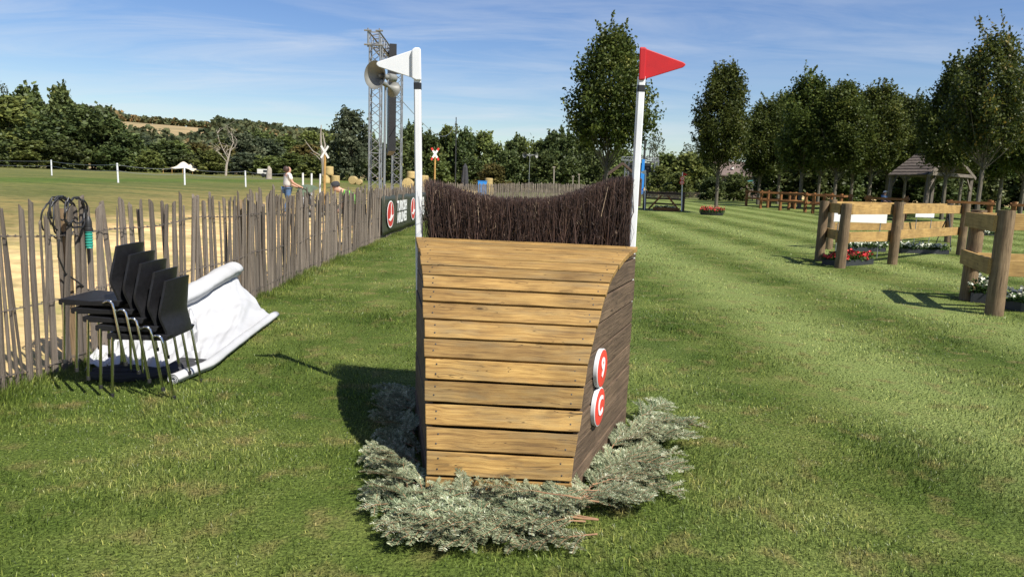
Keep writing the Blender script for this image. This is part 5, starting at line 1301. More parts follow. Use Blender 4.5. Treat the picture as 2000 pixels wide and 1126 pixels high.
# crossbucks
def crossbuck(px, py, Y, label, ends):
    b = on(px - 2, Y); c = aty(px, py, Y) - b; o = thing('crossbuck_sign', label, 'sign', b)
    pole('post', (0, 0, -0.1), (c.x, 0, c.z + 0.12), 0.055, 0.05, 'pole_wood', o)
    for sg in (-1, 1):
        v = Vector((0.62 * sg, 0, 1)).normalized(); hl = 0.31 * Y / 32
        fo = -0.065 - 0.018 * sg
        ar = bar('arm', c + Vector((0, fo, 0)) - v * hl * (0.6 if ends else 1), c + Vector((0, fo, 0)) + v * hl * (0.6 if ends else 1), 0.016, 0.085 * Y / 32, 'paper_white', o, up=v.cross(Vector((0, 1, 0))))
        if ends:
            for e in (-1, 1): bar('arm_end', c + Vector((0, fo, 0)) + v * hl * 0.6 * e, c + Vector((0, fo, 0)) + v * hl * e, 0.016, 0.085 * Y / 32, 'sign_red', o, up=v.cross(Vector((0, 1, 0))))
    return o
crossbuck(635, 297, 32, 'plain white crossbuck on a tall wooden pole', False)
crossbuck(850, 301, 44, 'white crossbuck with red ends on a wooden pole', True)
# straw bales
def bale(px, Y, z, r, h, label, lying=False, dx=0.0):
    b = on(px, Y); mb = MB(); T = Matrix.Translation((0, 0, r)) @ Matrix.Rotation(math.pi / 2, 4, 'X') if lying else Matrix.Translation((0, 0, h / 2))
    rr = random.Random(int(px * 7 + z * 31)); pr = [(r * 0.35, -h / 2 - 0.02), (r * 0.93, -h / 2), (r, -h / 2 + 0.08)] + [(r * rr.uniform(0.97, 1.03), -h / 2 + h * k / 6) for k in range(1, 6)] + [(r, h / 2 - 0.08), (r * 0.93, h / 2), (r * 0.3, h / 2 + 0.02)]
    mb.lathe(pr, 20, T); o = mb.build('straw_bale', 'straw', None, True, loc=(b.x + dx, b.y, b.z + z)); return tag(o, label, 'straw bale', 'straw bales in the left field')
bale(643, 85, 0.95, 0.50, 1.0, 'round straw bale topping the stack beside the white crossbuck pole'); bale(637, 85, 0, 0.52, 0.95, 'left lower straw bale of the stack by the white crossbuck pole'); bale(655, 85, 0, 0.52, 0.95, 'right lower straw bale of the stack by the white crossbuck pole')
bale(690, 88, 0, 0.5, 1.2, 'low straw bale lying in the field left of the lattice tower', True); bale(702, 86, 0, 0.35, 0.9, 'broken small straw bale beside the lying one left of the lattice tower', True)
bale(797, 80, 0, 0.62, 1.2, 'dark-sided straw bale just left of the white flag pole', True); bale(803, 80, 1.24, 0.5, 0.75, 'straw bale lying on top of another just left of the white flag pole'); bale(826, 80, 0, 0.60, 1.65, 'loose straw bale just right of the white flag pole'); 
bale(954, 74, 0, 0.42, 0.95, 'lower straw bale beside the blue crate', dx=0.1); bale(954, 74, 0.98, 0.40, 0.92, 'upper straw bale stacked beside the blue crate')
b = on(942, 74); o = thing('crate', 'bright blue crate standing behind the far paling fence', 'crate', b)
MB().box((0, 0, 0.80), (0.95, 0.7, 1.55)).build('body', 'blue_paint', o, bevel=0.03); MB().box((0, 0, 1.61), (1.0, 0.75, 0.06)).build('lid', 'blue_paint', o, bevel=0.02)
b = on(525, 96); o = tag(MB().tube([(0, 0, -0.1), (0.05, 0, 0.7), (0.1, 0.02, 1.3), (0.0, 0, 1.7)], [0.42, 0.36, 0.30, 0.14], 9).build('tree_stump', 'dead_wood', None, True, loc=b), 'grey broken tree stump standing in the left field', 'tree stump')
b = on(516, 120); o = thing('trailer', 'small white trailer parked behind the grey tree stump', 'trailer', b)
MB().box((0, 0, 0.95), (1.9, 1.4, 0.8)).build('body', 'cream_wall', o, bevel=0.08); MB().box((0.4, -0.715, 1.05), (0.6, 0.03, 0.35)).build('window', 'glass_dark', o); MB().box((-1.6, 0, 0.6), (0.9, 0.08, 0.08)).build('drawbar', 'black_metal', o)
for s in (-0.7, 0.7):
    MB().lathe([(0.1, -0.1), (0.34, -0.1), (0.36, 0), (0.34, 0.1), (0.1, 0.1)], 16, Matrix.Translation((0.1, s, 0.36)) @ Matrix.Rotation(math.pi / 2, 4, 'X')).build('wheel', 'black_rubber', o, True)
MB().tube([(-1.95, 0, 0), (-1.95, 0, 0.62)], 0.04, 6).build('jockey_leg', 'black_metal', o)

# ================================================================== far side of the course
def far_fence(label, pts, h, step, name, mat, seed, wv=0.05):
    o = thing(name, label, 'fence', pts[0]); O = pts[0]; rr = random.Random(seed); mb = MB(); Ps = []
    for a, b in zip(pts[:-1], pts[1:]):
        n_ = int((b - a).length / step)
        for i in range(n_):
            p = a.lerp(b, i / n_); p.z = gz(p.x, p.y); hh = h + rr.gauss(0, 0.04)
            p = p - O; lx = rr.gauss(0, 0.02); mb.tube([(p.x, p.y, p.z - 0.03), (p.x + lx, p.y, p.z + hh)], [wv / 2, wv * 0.42], 5)
    mb.build('palings', mat, o)['kind'] = 'stuff'
    for a, b in zip(pts[:-1], pts[1:]):
        n_ = max(1, int((b - a).length / 3))
        for i in range(n_ + 1):
            p = a.lerp(b, i / n_); p.z = gz(p.x, p.y); p = p - O; MB().tube([(p.x, p.y + 0.06, p.z - 0.05), (p.x, p.y + 0.06, p.z + h + 0.03)], 0.05, 6).build('post', 'post_wood', o)
    for zz in (0.2, 0.55, 0.9):
        MB().tube([(q.x - O.x, q.y - O.y - 0.03, gz(q.x, q.y) - O.z + zz * h) for q in pts], 0.008, 4).build('wire', 'wire_steel', o)
    return o
far_fence('far grey paling fence crossing behind the brush of the jump', [on(822, 47), on(900, 49), on(1000, 51), on(1090, 53), on(1165, 55)], 1.38, 0.082, 'paling_fence', 'picket_wood', 3, 0.07)
far_fence('low pale fence in front of the bushes left of the house', [on(1240, 86), on(1330, 90), on(1400, 94), on(1470, 98)], 0.85, 0.16, 'paling_fence', 'grey_timber', 4, 0.05)
b = on(907, 58); o = thing('closed_parasol', 'closed black parasol standing behind the brush', 'parasol', b); tz_ = aty(908, 319, 58).z - b.z
MB().tube([(0, 0, 0), (0.03, 0, tz_)], 0.03, 8).build('pole', 'black_metal', o, True)
mb = MB(); k = 14
for r, z in ((0.10, tz_ - 1.95), (0.30, tz_ - 1.85), (0.31, tz_ - 1.3), (0.24, tz_ - 0.7), (0.20, tz_ - 0.3), (0.08, tz_ - 0.08), (0.03, tz_)):
    for j in range(k):
        a = 2 * math.pi * j / k; f = r * (1 if j % 2 else 0.78); mb.v.append((f * math.cos(a), f * math.sin(a), z))
for i in range(6):
    for j in range(k): mb.f.append((i * k + j, i * k + (j + 1) % k, (i + 1) * k + (j + 1) % k, (i + 1) * k + j))
mb.f.append(tuple(range(6 * k, 7 * k))); mb.build('canopy', 'dark_cloth', o)
MB().lathe([(0.30, 0), (0.30, 0.08), (0.06, 0.1)], 14).build('base', 'black_metal', o)
for px, top, Y, lb in ((1081, 327, 70, 'taller thin pole behind the far paling fence'), (1118, 345, 80, 'left one of two short poles behind the far paling fence'), (1130, 341, 80, 'right one of two short poles behind the far paling fence')):
    b = on(px, Y); t = aty(px + 1, top, Y) - b; o = thing('wooden_pole', lb, 'pole', b); pole('pole', (0, 0, -0.1), t, 0.07, 0.055, 'dead_wood', o); MB().box(t + Vector((0, -0.02, 0.03)), (0.26, 0.14, 0.1)).build('cap', 'dead_wood', o)
# timber arch behind the brush
o = thing('timber_arch', 'dark timber arch with sloping beams behind the brush\'s right end', 'arch', on(1212, 50)); O = Vector(o.location)
a1, a2, a3 = aty(1180, 345, 49) - O, aty(1216, 319, 50) - O, aty(1252, 352, 51) - O
bar('beam', a1, a2, 0.14, 0.16, 'dark_timber', o); bar('beam', a2, a3, 0.14, 0.16, 'dark_timber', o)
for a in (a1, a3):
    p = a + Vector((0, 0.16, 0)); bar('post', (p.x, p.y, gz(p.x + O.x, p.y + O.y) - O.z - 0.1), (p.x, p.y, p.z + 0.1), 0.18, 0.18, 'dark_timber', o, up=(0, 1, 0))
# far stage and lift
o = thing('stage_frame', 'far lattice frame holding a black screen behind the red flag pole', 'truss', on(1250, 105)); O = Vector(o.location); s = 105 / F
for px in (1221, 1278):
    p = on(px, 105) - O; t = aty(px, 312, 105) - O; lattice(MB(), (p.x, 0, p.z), (p.x, 0, t.z), 0.55, 0.8, 0.05, 0.03).build('tower', 'aluminium', o)
p, q = aty(1213, 310, 105) - O, aty(1284, 310, 105) - O; lattice(MB(), (p.x, -0.6, p.z), (q.x, -0.6, p.z), 0.5, 0.8, 0.05, 0.03).build('top_beam', 'aluminium', o)
p, q = aty(1227, 317, 105) - O, aty(1270, 362, 105) - O; MB().box(((p.x + q.x) / 2, 0.5, (p.z + q.z) / 2), (q.x - p.x, 0.3, p.z - q.z)).build('screen', 'screen_black', o)
for px in (1232, 1268):
    p = aty(px, 290, 105) - O; MB().tube([(p.x, -0.6, aty(px, 308, 105).z - O.z), (p.x, -0.6, p.z)], 0.06, 5).box((p.x, -0.6, p.z), (1.0, 0.12, 0.1)).build('lamp_bar', 'black_metal', o)
b = on(1252, 98); o = thing('telescopic_lift', 'blue telescopic lift with raised dark mast beside the far screen', 'lift', b); s = 98 / F
def lz(py, px=1253): return aty(px, py, 98).z - b.z
MB().box((0, 0, lz(336) / 2 + 0.3), (0.50, 0.5, lz(336) - 0.6)).box((0, 0, (lz(336) + lz(311)) / 2), (0.38, 0.4, lz(311) - lz(336))).build('lower_mast', 'blue_paint', o, bevel=0.02)
MB().box((0.12, 0, (lz(311) + lz(272)) / 2), (0.24, 0.25, lz(272) - lz(311))).build('upper_mast', 'black_metal', o); MB().box((0, 0, 0.55), (1.6, 1.3, 0.5)).build('chassis', 'blue_paint', o, bevel=0.05)
for x in (-0.55, 0.55):
    for y in (-0.6, 0.6): MB().lathe([(0.1, -0.1), (0.28, -0.1), (0.30, 0), (0.28, 0.1), (0.1, 0.1)], 14, Matrix.Translation((x, y, 0.30)) @ Matrix.Rotation(math.pi / 2, 4, 'X')).build('wheel', 'black_rubber', o, True)
for x in (-1, 1): MB().beam((0.3 * x, 0, 0.8), (1.3 * x, 0, 0.06), 0.12, 0.12).box((1.3 * x, 0, 0.03), (0.4, 0.4, 0.06)).build('outrigger', 'blue_paint', o)

# small far jump with crossed props
YJ = 46; p0, p1 = on(1258, YJ), on(1333, YJ - 0.6); o = thing('rail_jump', 'dark rail jump with two sloping orange props on the far lawn', 'jump', p0.lerp(p1, 0.5)); O = Vector(o.location)
a, b = p0 - O, p1 - O; bz_ = 1.12
for q in (a, b): pole('post', q + Vector((0, 0, -0.1)), q + Vector((0, 0, bz_ + 0.06)), 0.11, 0.10, 'dark_timber', o)
for zz, th in ((bz_ - 0.05, 0.16), (0.72, 0.10), (0.40, 0.10)): bar('rail', a + Vector((0, 0.18 if zz < 1 else -0.02, zz)), b + Vector((0, 0.18 if zz < 1 else -0.02, zz)), 0.12, th, 'dark_timber', o)
w_ = b - a
for t0_, t1_ in ((0.08, 0.42), (0.88, 0.58)): bar('prop', a + w_ * t0_ + Vector((0, -0.35, 0.03)), a + w_ * t1_ + Vector((0, -0.13, 0.92)), 0.08, 0.10, 'orange_wood', o)
bar('foot_board', a + w_ * 0.17 + Vector((0, -0.75, 0.10)), a + w_ * 0.86 + Vector((0, -0.75, 0.10)), 0.10, 0.20, 'orange_wood', o)
def small_flag(px, top, base_y, Y, flagmat, label, side, discs=()):
    b = on(px, Y); t = aty(px + 2, top, Y) - b; o = thing('flag_pole', label, 'flag', b, group='flags of the far jump')
    pole('pole', (0, 0, 0), t, 0.035, 0.035, 'white_plastic', o)
    MB().add([t + Vector(v) for v in ((0, -0.02, 0), (0, -0.02, -0.28), (side * 0.36, -0.02, -0.14), (0, 0.02, 0), (0, 0.02, -0.28), (side * 0.36, 0.02, -0.14))], [(0, 1, 2), (5, 4, 3), (0, 3, 4, 1), (1, 4, 5, 2), (2, 5, 3, 0)]).build('flag', flagmat, o)
    for z in discs:
        T = Matrix.Translation((t.x, t.y - 0.05, z)) @ Matrix.Rotation(math.pi / 2, 4, 'X')
        d_ = MB().lathe([(0.14, -0.01), (0.14, 0.01)], 20, T).build('disc', 'sign_red', o); MB().lathe([(0.085, 0.012), (0.085, 0.016), (0.055, 0.016), (0.055, 0.012)], 18, T, caps=False).build('ring', 'print_white', d_)
small_flag(1259, 332, 408, YJ - 0.35, 'white_plastic', 'white flag on the far jump\'s left post', -1)
small_flag(1331, 336, 408, YJ - 0.95, 'red_plastic', 'red flag above two small discs on the far jump\'s right post', 1, (2.02, 1.78))

# ------------------------------------------------------------------ planters
def planter(c, Ln, W, H, rz, bloom, label, group='planters on the lawn', nb=70, seed=1, name='flower_planter', round_=False, leafh=0.20, plume=False):
    o = thing(name, label, 'planter', c, rz, group); rg = np.random.default_rng(seed)
    mb = MB()
    if round_: mb.lathe([(W * 0.5 * 0.92, 0), (W * 0.5, H), (W * 0.5 * 0.95, H), (W * 0.5 * 0.9, 0.03)], 24)
    else:
        t = 0.018
        mb.box((0, 0, 0.012), (Ln - 0.02, W - 0.02, 0.024))
        for s in (-1, 1): mb.box((0, s * (W - t) / 2, H / 2), (Ln, t, H)); mb.box((s * (Ln - t) / 2, 0, H / 2), (t, W - 2 * t - 0.004, H))
        mb.box((0, 0, H * 0.72), (Ln - 2.5 * t, W - 2.5 * t, 0.02))
    mb.build('tray', 'tray_black', o)
    n_ = int(900 * (Ln if not round_ else W * 1.6)); x = rg.uniform(-0.5, 0.5, n_) * (Ln + 0.04); y = rg.uniform(-0.5, 0.5, n_) * (W + 0.06)
    if round_:
        a_ = rg.uniform(0, 6.283, n_); r_ = np.sqrt(rg.uniform(0, 1, n_)) * W * 0.52; x = r_ * np.cos(a_); y = r_ * np.sin(a_)
    lum = 0.75 + 0.25 * np.sin(x * 9 + seed) * np.cos(y * 8 + seed)
    z = H * 0.75 + leafh * lum * rg.uniform(0.1, 1, n_)
    V, F_ = leaf_quads(np.stack([x, y, z], 1), 0.035, rg, 0.8, 0.7)
    link('leaves', np_mesh('leaves', V, F_, 'leaf_plant', rg.uniform(0, 1, n_)), o)['kind'] = 'stuff'
    k = int(nb * (Ln if not round_ else W * 1.8)); i = rg.choice(n_, k, replace=False); C = []
    for j in i:
        c_ = np.array([x[j], y[j], H * 0.75 + leafh * lum[j] * rg.uniform(0.6, 1.12)]); C.append(c_ + rg.normal(0, 0.012, (6, 3)))
    V, F_ = leaf_quads(np.concatenate(C), 0.028, rg, 0.6, 0.9)
    link('blossoms', np_mesh('blossoms', V, F_, bloom, rg.uniform(0, 1, len(F_))), o)['kind'] = 'stuff'
    if plume:
        mb = MB()
        for j in range(26):
            a_ = rg.uniform(0, 6.283); r_ = rg.uniform(0, W * 0.25); mb.tube([(r_ * math.cos(a_) + 0.0, r_ * math.sin(a_), H), (r_ * 1.5 * math.cos(a_), r_ * 1.5 * math.sin(a_), H + rg.uniform(0.2, 0.42))], [0.008, 0.02], 4)
        mb.build('plumes', 'dry_plume', o)['kind'] = 'stuff'
    return o
c = on(1390, 41.5); planter(c, 1.3, 1.36, 0.16, 0, 'bloom_red', 'round bed of red flowers at the foot of the single upright tree', nb=100, seed=5, round_=True, leafh=0.34, plume=True)
c = on(1228, 45.5); planter(c, 1.0, 0.9, 0.15, 0, 'bloom_red', 'small bed of red flowers just left of the far rail jump', nb=70, seed=6, round_=True, leafh=0.4)
c = p0.lerp(p1, 0.5) + Vector((0, -0.42, 0)); c.z = gz(c.x, c.y); planter(c, 1.2, 0.4, 0.12, 0, 'bloom_yellow', 'tray of pale yellow flowers under the far rail jump', nb=90, seed=7, leafh=0.24)

# ================================================================== post-and-board pens on the right
def pen(label, posts, boards, group, r=0.112, h=1.42, board_h=0.225, hz=(1.28, 0.66)):
    o = thing('wooden_pen', label, 'pen', posts[0], 0, group); O = Vector(posts[0]); rr = random.Random(len(label))
    for p in posts:
        q = p - O; hh = h + rr.uniform(-0.03, 0.05)
        pole('post', q + Vector((0, 0, -0.12)), q + Vector((rr.uniform(-.015, .015), rr.uniform(-.015, .015), hh)), r * rr.uniform(0.95, 1.05), r * 0.93, 'post_wood', o, 14)
    for i, j, side in boards:
        a, b = posts[i] - O, posts[j] - O; d = (b - a).normalized(); n_ = Vector((-d.y, d.x, 0)) * side
        for z in hz:
            dz = rr.uniform(-0.02, 0.02)
            bar('board', a + n_ * (r + 0.018) - d * 0.03 + Vector((0, 0, z + dz)), b + n_ * (r + 0.018) + d * 0.03 + Vector((0, 0, z + dz + rr.uniform(-0.015, 0.015))), 0.045, board_h, 'board_wood', o)
    return o
P1, P2, P3, P4 = atz(1600, 508), atz(1640, 523), atz(1742, 516), atz(1875, 498)
B1, B2, B4 = atz(1618, 487), atz(1752, 484), atz(1850, 474)
BGRP = 'log and board pens on the right lawn'
pen('log and board pen around the red flowers, two bays wide', [P2, P3, P4, P1, B1, B2, B4], [(0, 1, 1), (1, 2, 1), (0, 3, -1), (4, 5, 1), (5, 6, 1)], BGRP)
Q1, Q2 = atz(1888, 586), atz(1941, 615); Q3 = Vector((8.75, 9.75, 0)); Q4 = Vector((9.15, 11.35, 0))
pen('nearest log and board pen, cut by the right edge of the picture', [Q2, Q1, Q3, Q4], [(0, 1, 1), (0, 2, 1), (1, 3, -1)], BGRP, r=0.118, h=1.45)
dAB = (P3 - P2).normalized(); angA = math.atan2(dAB.y, dAB.x)
planter(P2.lerp(P3, 0.30) + Vector((0.02, 0.45, 0)), 1.45, 0.40, 0.13, angA, 'bloom_red', 'black tray of red flowers inside the two-bay pen', nb=110, seed=11)
planter(atz(1688, 490), 1.05, 0.40, 0.13, 0.08, 'bloom_white', 'black tray of white flowers behind the red ones in the pen', nb=110, seed=12)
planter(atz(1798, 494), 1.40, 0.42, 0.13, 0.05, 'bloom_white', 'long black tray of white flowers in the pen\'s second bay', nb=110, seed=13)
planter(atz(1938, 462), 0.9, 0.4, 0.13, 0.0, 'bloom_white', 'tray of white flowers standing behind the nearest pen', nb=110, seed=14)
planter(atz(1917, 590) + Vector((0.12, 0.15, 0)), 0.62, 0.40, 0.15, 1.1, 'bloom_white', 'tray of white flowers between the two posts of the nearest pen', nb=120, seed=15, leafh=0.32)
planter(atz(1998, 606) + Vector((0.12, 0.1, 0)), 0.62, 0.40, 0.13, 0.2, 'bloom_white', 'tray of white flowers at the right edge inside the nearest pen', nb=120, seed=16, leafh=0.26)
def board_sign(pa, pb, Y, label):
    a, b = aty(*pa, Y), aty(*pb, Y); c = (a + b) / 2; o = thing('white_board', label, 'board', (c.x, c.y, 0), group='white boards in the pens')
    MB().box((0, 0, c.z), (b.x - a.x, 0.015, a.z - b.z)).build('panel', 'paper_white', o)
    for x in (-0.4, 0.4): MB().tube([((b.x - a.x) * x, 0.025, 0), ((b.x - a.x) * x, 0.025, a.z)], 0.012, 6).build('stand', 'galvanised', o)
board_sign((1630, 413), (1731, 436), 18.4, 'long blank white board standing inside the two-bay pen')
board_sign((1789, 412), (1824, 425), 23.0, 'short blank white board in the pen\'s second bay')
b = atz(1845, 490); o = thing('tripod', 'thin black camera tripod in the pen\'s second bay', 'tripod', b); tt_ = 1.25
for k in range(3):
    a = 2.1 * k + 0.5; MB().tube([(0, 0, tt_ - 0.12), (0.16 * math.cos(a), 0.16 * math.sin(a), 0.6), (0.30 * math.cos(a), 0.30 * math.sin(a), 0)], [0.018, 0.016, 0.012], 6).build('leg', 'black_metal', o, True)
MB().tube([(0, 0, tt_ - 0.35), (0, 0, tt_ + 0.1)], 0.018, 8).box((0, 0, tt_ + 0.13), (0.10, 0.14, 0.08)).build('head', 'black_metal', o)

# orange rail pens further back
def rail_pen(label, front, depth, group, h=1.38):
    """front: two ground points; a U open at the back"""
    a, b = front; o = thing('rail_pen', label, 'pen', a, 0, group); rr = random.Random(int(a.x * 100))
    d = (b - a); d.z = 0; d.normalize(); n_ = Vector((-d.y, d.x, 0)) * depth; P_ = [a, b, b + n_, a + n_]
    P_ = [Vector((p.x, p.y, gz(p.x, p.y))) - a for p in P_]
    for p in P_: pole('post', p + Vector((0, 0, -0.1)), p + Vector((0, 0, h + rr.uniform(-.04, .04))), 0.115, 0.105, 'orange_post', o)
    for i, j in ((0, 1), (0, 3), (1, 2)):
        for z in (h - 0.14, 0.68):
            dd = (P_[j] - P_[i]).normalized(); off = Vector((dd.y, -dd.x, 0)) * 0.13 * (1 if i == 0 and j == 1 else (1 if i == 1 else -1))
            bar('rail', P_[i] + off + Vector((0, 0, z)) - dd * 0.1, P_[j] + off + Vector((0, 0, z)) + dd * 0.1, 0.07, 0.14, 'orange_wood', o)
    return o
RG = 'orange rail pens before the upright trees'
for (pa, ya, pb2, yb, dep), lb in (((1457, 62, 1500, 60, 3), 'leftmost orange rail pen, nearest the house'), ((1485, 56, 1540, 55, 3), 'second orange rail pen from the house'), ((1523, 53, 1572, 51, 2.6), 'third orange rail pen from the house'), ((1587, 49, 1640, 48, 3), 'orange rail pen just left of the log and board pen'), ((1690, 44, 1765, 43, 3), 'orange rail pen behind the two-bay log pen'), ((1850, 40, 1930, 39, 3), 'orange rail pen behind the second bay, below the pavilion'), ((1975, 37, 2060, 36, 3), 'orange rail pen at the right edge beneath the trees')):
    rail_pen(lb, (on(pa, ya), on(pb2, yb)), dep, RG)

# ================================================================== pavilion and house
E1, AP, E2 = aty(1810, 342, 48), aty(1854, 300, 50), aty(1902, 344, 52); E2.z = E1.z
DV = aty(1737, 339, 51.5) - E1; DV.z = 0; AP = Vector(((E1.x + E2.x) / 2, (E1.y + E2.y) / 2, AP.z))
po = E1 + (E2 - E1) / 2 + DV / 2; po.z = gz(po.x, po.y)
pv = thing('pavilion', 'open timber pavilion with grey shingled roof among the upright trees', 'pavilion', po)
for base_e, sg in ((E1, 1), (E2, -1)):
    for k in range(7):
        t0_, t1_ = k / 7 - 0.03, (k + 1) / 7 + 0.04
        a = base_e.lerp(AP, t0_); b = base_e.lerp(AP, t1_); nrm = DV.cross(b - a).normalized(); nrm = nrm if nrm.z > 0 else -nrm
        lift = 0.05
        A_, B_, C_, D_ = a + nrm * 0.10, a + DV + nrm * 0.10, b + DV + nrm * 0.04, b + nrm * 0.04
        mb = MB(); pts = [A_, B_, C_, D_]; lo = [p - nrm * 0.05 for p in pts]
        nseg = 22; verts = []
        for i in range(nseg + 1):
            t = i / nseg; j = rj.uniform(-0.05, 0.03)
            e = (A_ - D_).normalized() * j
            for p in (A_.lerp(B_, t) + e, D_.lerp(C_, t), D_.lerp(C_, t) - nrm * 0.05, A_.lerp(B_, t) + e - nrm * 0.05): verts.append(p - po)
        fs = []
        for i in range(nseg):
            for q in range(4): fs.append((i * 4 + q, i * 4 + (q + 1) % 4, i * 4 + 4 + (q + 1) % 4, i * 4 + 4 + q))
        fs += [(0, 1, 2, 3), tuple(nseg * 4 + q for q in (3, 2, 1, 0))]
        mb.add(verts, fs); mb.build('shingle_course', 'shingle_wood', pv)
for p in (E1, E2, E1 + DV, E2 + DV):
    q = p.lerp(AP, 0.10) if p in (E1, E2) else p.lerp(AP + DV, 0.10)
    bar('post', (q.x - po.x, q.y - po.y, -0.1), (q.x - po.x, q.y - po.y, E1.z - po.z + 0.1), 0.2, 0.2, 'grey_timber', pv, up=(0, 1, 0))
for off in (Vector((0, 0, 0)), DV):
    a, b = E1.lerp(AP, 0.08) + off - po, E2.lerp(AP, 0.08) + off - po; a.z = b.z = E1.z - po.z + 0.12; ap = AP + off - po
    o2 = (DV.normalized() * -0.12 if off.length < 0.1 else Vector((0, 0, 0)))
    bar('tie_beam', a + o2, b + o2, 0.16, 0.22, 'grey_timber', pv)
    bar('king_post', (a + b) / 2 + o2 + Vector((0, 0, 0.11)), Vector((ap.x, ap.y, ap.z - 0.15)) + o2, 0.14, 0.14, 'grey_timber', pv, up=(0, 1, 0))
    for e in (E1, E2):
        bar('rafter', e + off - po + o2 * 1.3 + Vector((0, 0, -0.04)), ap + o2 * 1.3 + Vector((0, 0, -0.04)), 0.12, 0.20, 'grey_timber', pv)
    for e, sg in ((a, 1), (b, -1)):
        bar('brace', e + o2 * 0.3 + Vector((0, 0, -1.1)), e + (b - a).normalized() * sg * 0.9 + o2 * 0.3 + Vector((0, 0, -0.12)), 0.1, 0.12, 'grey_timber', pv)
b = on(1446, 140); ho = thing('house', 'low brick house with brown tiled roof behind the single upright tree', 'house', b); s = 140 / F
ez, rz2 = aty(1446, 343, 140).z - b.z, aty(1446, 317, 140).z - b.z
MB().box((1.0, 3.5, ez / 2), (11, 8, ez)).build('wall', 'brick_wall', ho)
T = Matrix(((0, 0, 1, 0), (1, 0, 0, 0), (0, 1, 0, 0), (0, 0, 0, 1)))
rf = MB().prism([(-1.2, ez - 0.15), (3.5, rz2), (8.2, ez - 0.15), (8.2, ez + 0.05), (3.5, rz2 + 0.25), (-1.2, ez + 0.05)], 11.8, Matrix.Translation((1.0, 0, 0)) @ T).build('roof', 'roof_tile', ho)
MB().prism([(-0.4, ez - 0.02), (7.4, ez - 0.02), (3.5, rz2 - 0.05)], 10.9, Matrix.Translation((1.0, 0, 0)) @ T).build('gable', 'brick_wall', ho)
MB().box((2.4, 3.5, rz2 + 0.5), (0.7, 0.7, 1.3)).build('chimney', 'brick_wall', rf)
for x in (-3.2, -0.6, 2.2, 4.8):
    w2 = MB().box((x, -0.53, ez * 0.55), (1.1, 0.08, 1.3)).build('window', 'cream_wall', ho); MB().box((x, -0.58, ez * 0.55), (0.9, 0.04, 1.1)).build('pane', 'glass_dark', w2)
for x in (-1.8, 1.0): MB().box((x, 0.55, ez + (rz2 - ez) * 0.55), (0.4, 0.5, 0.35)).build('skylight', 'cream_wall', rf)
def far_tent(px, Y, top, wpx, label):
    b = on(px, Y); o = thing('market_tent', label, 'tent', b, group='white tents by the house'); h = aty(px, top, Y).z - b.z; w2 = wpx * Y / F / 2
    mb = MB().add([(-w2, -w2, h * 0.72), (w2, -w2, h * 0.72), (w2, w2, h * 0.72), (-w2, w2, h * 0.72), (0, 0, h), (-w2, -w2, h * 0.6), (w2, -w2, h * 0.6), (w2, w2, h * 0.6), (-w2, w2, h * 0.6)], [(0, 1, 4), (1, 2, 4), (2, 3, 4), (3, 0, 4), (5, 6, 1, 0), (6, 7, 2, 1), (7, 8, 3, 2), (8, 5, 0, 3)]); mb.build('canopy', 'cream_wall', o)
    for x in (-1, 1):
        for y in (-1, 1): MB().tube([(x * w2 * 0.96, y * w2 * 0.96, 0), (x * w2 * 0.96, y * w2 * 0.96, h * 0.72)], 0.06, 6).build('leg', 'aluminium', o)
far_tent(1500, 118, 346, 34, 'white tent nearest the house, seen between trunks'); far_tent(1535, 116, 348, 34, 'white tent further right of the house, seen between trunks')
b = on(1450, 112); o = thing('awning', 'teal awning standing before the brick house', 'awning', b); h = aty(1450, 352, 112).z - b.z
MB().prism([(-1.3, h - 0.7), (1.2, h), (1.2, h + 0.06), (-1.3, h - 0.64)], 2.0, Matrix(((1, 0, 0, 0), (0, 0, -1, 0), (0, 1, 0, 0), (0, 0, 0, 1)))).build('cloth', 'teal_awning', o)
for x, hh in ((-1.2, h - 0.7), (1.1, h)):
    for y in (-0.9, 0.9): MB().tube([(x, y, 0), (x, y, hh)], 0.04, 6).build('leg', 'aluminium', o)

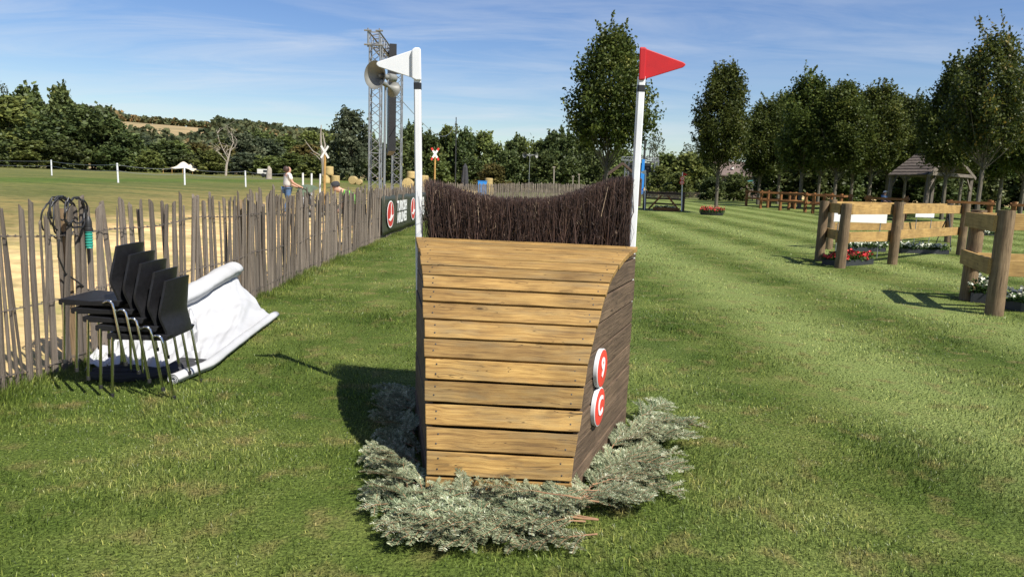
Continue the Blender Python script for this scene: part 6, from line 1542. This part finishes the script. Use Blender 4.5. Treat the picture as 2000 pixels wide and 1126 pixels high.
# ================================================================== grass blades
def blades(n_, sampler, hmin, hmax, wid, seed, lean=0.9, two=True, dryp=0.07):
    rg = np.random.default_rng(seed); x, y = sampler(rg, n_); n_ = len(x)
    z = np.array([gz(a, b) for a, b in zip(x, y)]) if (x.min() < -4 or y.max() > 17) else np.zeros(n_)
    h = rg.uniform(hmin, hmax, n_) * (0.8 + 0.4 * np.sin(x * 3.1 + np.sin(y * 2.3)) * np.sin(y * 2.7 + x))
    h = np.maximum(h, hmin * 0.6)
    # blades lean in drifts
    dirn = 1.6 * np.sin(x * 1.7 + 1.3 * np.sin(y * 1.1)) + 1.4 * np.cos(y * 1.9 + x) + rg.normal(0, 1.3, n_)
    le = np.abs(rg.normal(0.55, 0.35, n_)) * lean
    d = np.stack([np.cos(dirn) * np.sin(le), np.sin(dirn) * np.sin(le), np.cos(le)], 1)
    wa = rg.uniform(0, 6.283, n_); wv = np.stack([np.cos(wa), np.sin(wa), 0 * wa], 1) * (wid * rg.uniform(0.6, 1.2, n_))[:, None]
    b = np.stack([x, y, z - 0.004], 1); tip = b + d * h[:, None]
    dt = rg.beta(1.3, 1.5, n_) * 0.88; dm = rg.uniform(size=n_) < dryp; dt[dm] = rg.uniform(0.9, 1.0, dm.sum())
    if two:
        m_ = b + np.stack([d[:, 0] * 0.35, d[:, 1] * 0.35, np.maximum(d[:, 2], 0.5)], 1) * (h * 0.55)[:, None]
        V = np.stack([b - wv * 0.5, b + wv * 0.5, m_ + wv * 0.42, m_ - wv * 0.42, tip], 1).reshape(-1, 3); k = np.arange(n_)[:, None] * 5
        F_ = np.concatenate([np.stack([k + 0, k + 1, k + 2], -1).reshape(-1, 3), np.stack([k + 0, k + 2, k + 3], -1).reshape(-1, 3), np.stack([k + 3, k + 2, k + 4], -1).reshape(-1, 3)]); T = np.concatenate([dt, dt, np.clip(dt + 0.03, 0, 1)])
    else:
        V = np.stack([b - wv * 0.5, b + wv * 0.5, tip], 1).reshape(-1, 3); F_ = np.arange(n_ * 3).reshape(-1, 3); T = dt
    return V, F_, T
def joined(name, sets, mat):
    Vs, Fs, Ts, o = [], [], [], 0
    for V, F_, T in sets: Vs.append(V); Fs.append(F_ + o); Ts.append(T); o += len(V)
    return link(name, np_mesh(name, np.concatenate(Vs), np.concatenate(Fs), mat, np.concatenate(Ts)))
def zone(y0, y1, left=-3.74, side=0.80, extra=1.2):
    def f(rg, n_):
        y = np.sqrt(rg.uniform(y0 * y0, y1 * y1, n_)); x = rg.uniform(-1, 1, n_) * (side * y + extra)
        k = x > left
        # nothing grows through the boxed jump
        u = (y - 3.40) / 1.5; inside = (y > 3.42) & (y < 5.2) & (x > -0.39 - 0.31 * u) & (x < 0.32 + 0.57 * u)
        soft = rg.uniform(size=n_) < np.clip(np.minimum((y - y0) / (0.12 * y0 + 0.01), (y1 - y) / (0.25 * y1)), 0.0, 1)
        k = k & ~inside & soft
        return x[k], y[k]
    return f
sets = [blades(225000, zone(1.5, 5.6), 0.016, 0.046, 0.0044, 1), blades(165000, zone(4.0, 10.5), 0.016, 0.044, 0.0068, 2), blades(190000, zone(7.6, 20), 0.022, 0.05, 0.0105, 3, two=False), blades(120000, zone(15, 42), 0.03, 0.06, 0.022, 4, two=False)]
tag(joined('lawn_grass', sets, 'grass_blade'), 'short mown grass blades covering the lawn', 'grass', kind='stuff')
def fringe(rg, n_):
    y = 3.4 + 26 * rg.uniform(0, 1, n_) ** 1.8; x = np.interp(y, FPY, FPX) + rg.normal(0.06, 0.13, n_); return x, y
def fringe2(rg, n_):
    k = rg.integers(0, 60, n_); cy = np.random.default_rng(77).uniform(3.6, 14, 60); y = cy[k] + rg.normal(0, 0.06, n_); return np.interp(y, FPY, FPX) + rg.normal(0.0, 0.07, n_), y
sets = [blades(26000, fringe, 0.04, 0.11, 0.005, 7, lean=0.8), blades(9000, fringe2, 0.07, 0.19, 0.005, 8, lean=0.8)]
tag(joined('fence_grass', sets, 'grass_blade'), 'longer ragged grass growing along the foot of the fence', 'grass', kind='stuff')
print('objects', len(bpy.data.objects), 'tris', sum(len(m_.loops) - 2 * len(m_.polygons) for m_ in bpy.data.meshes))
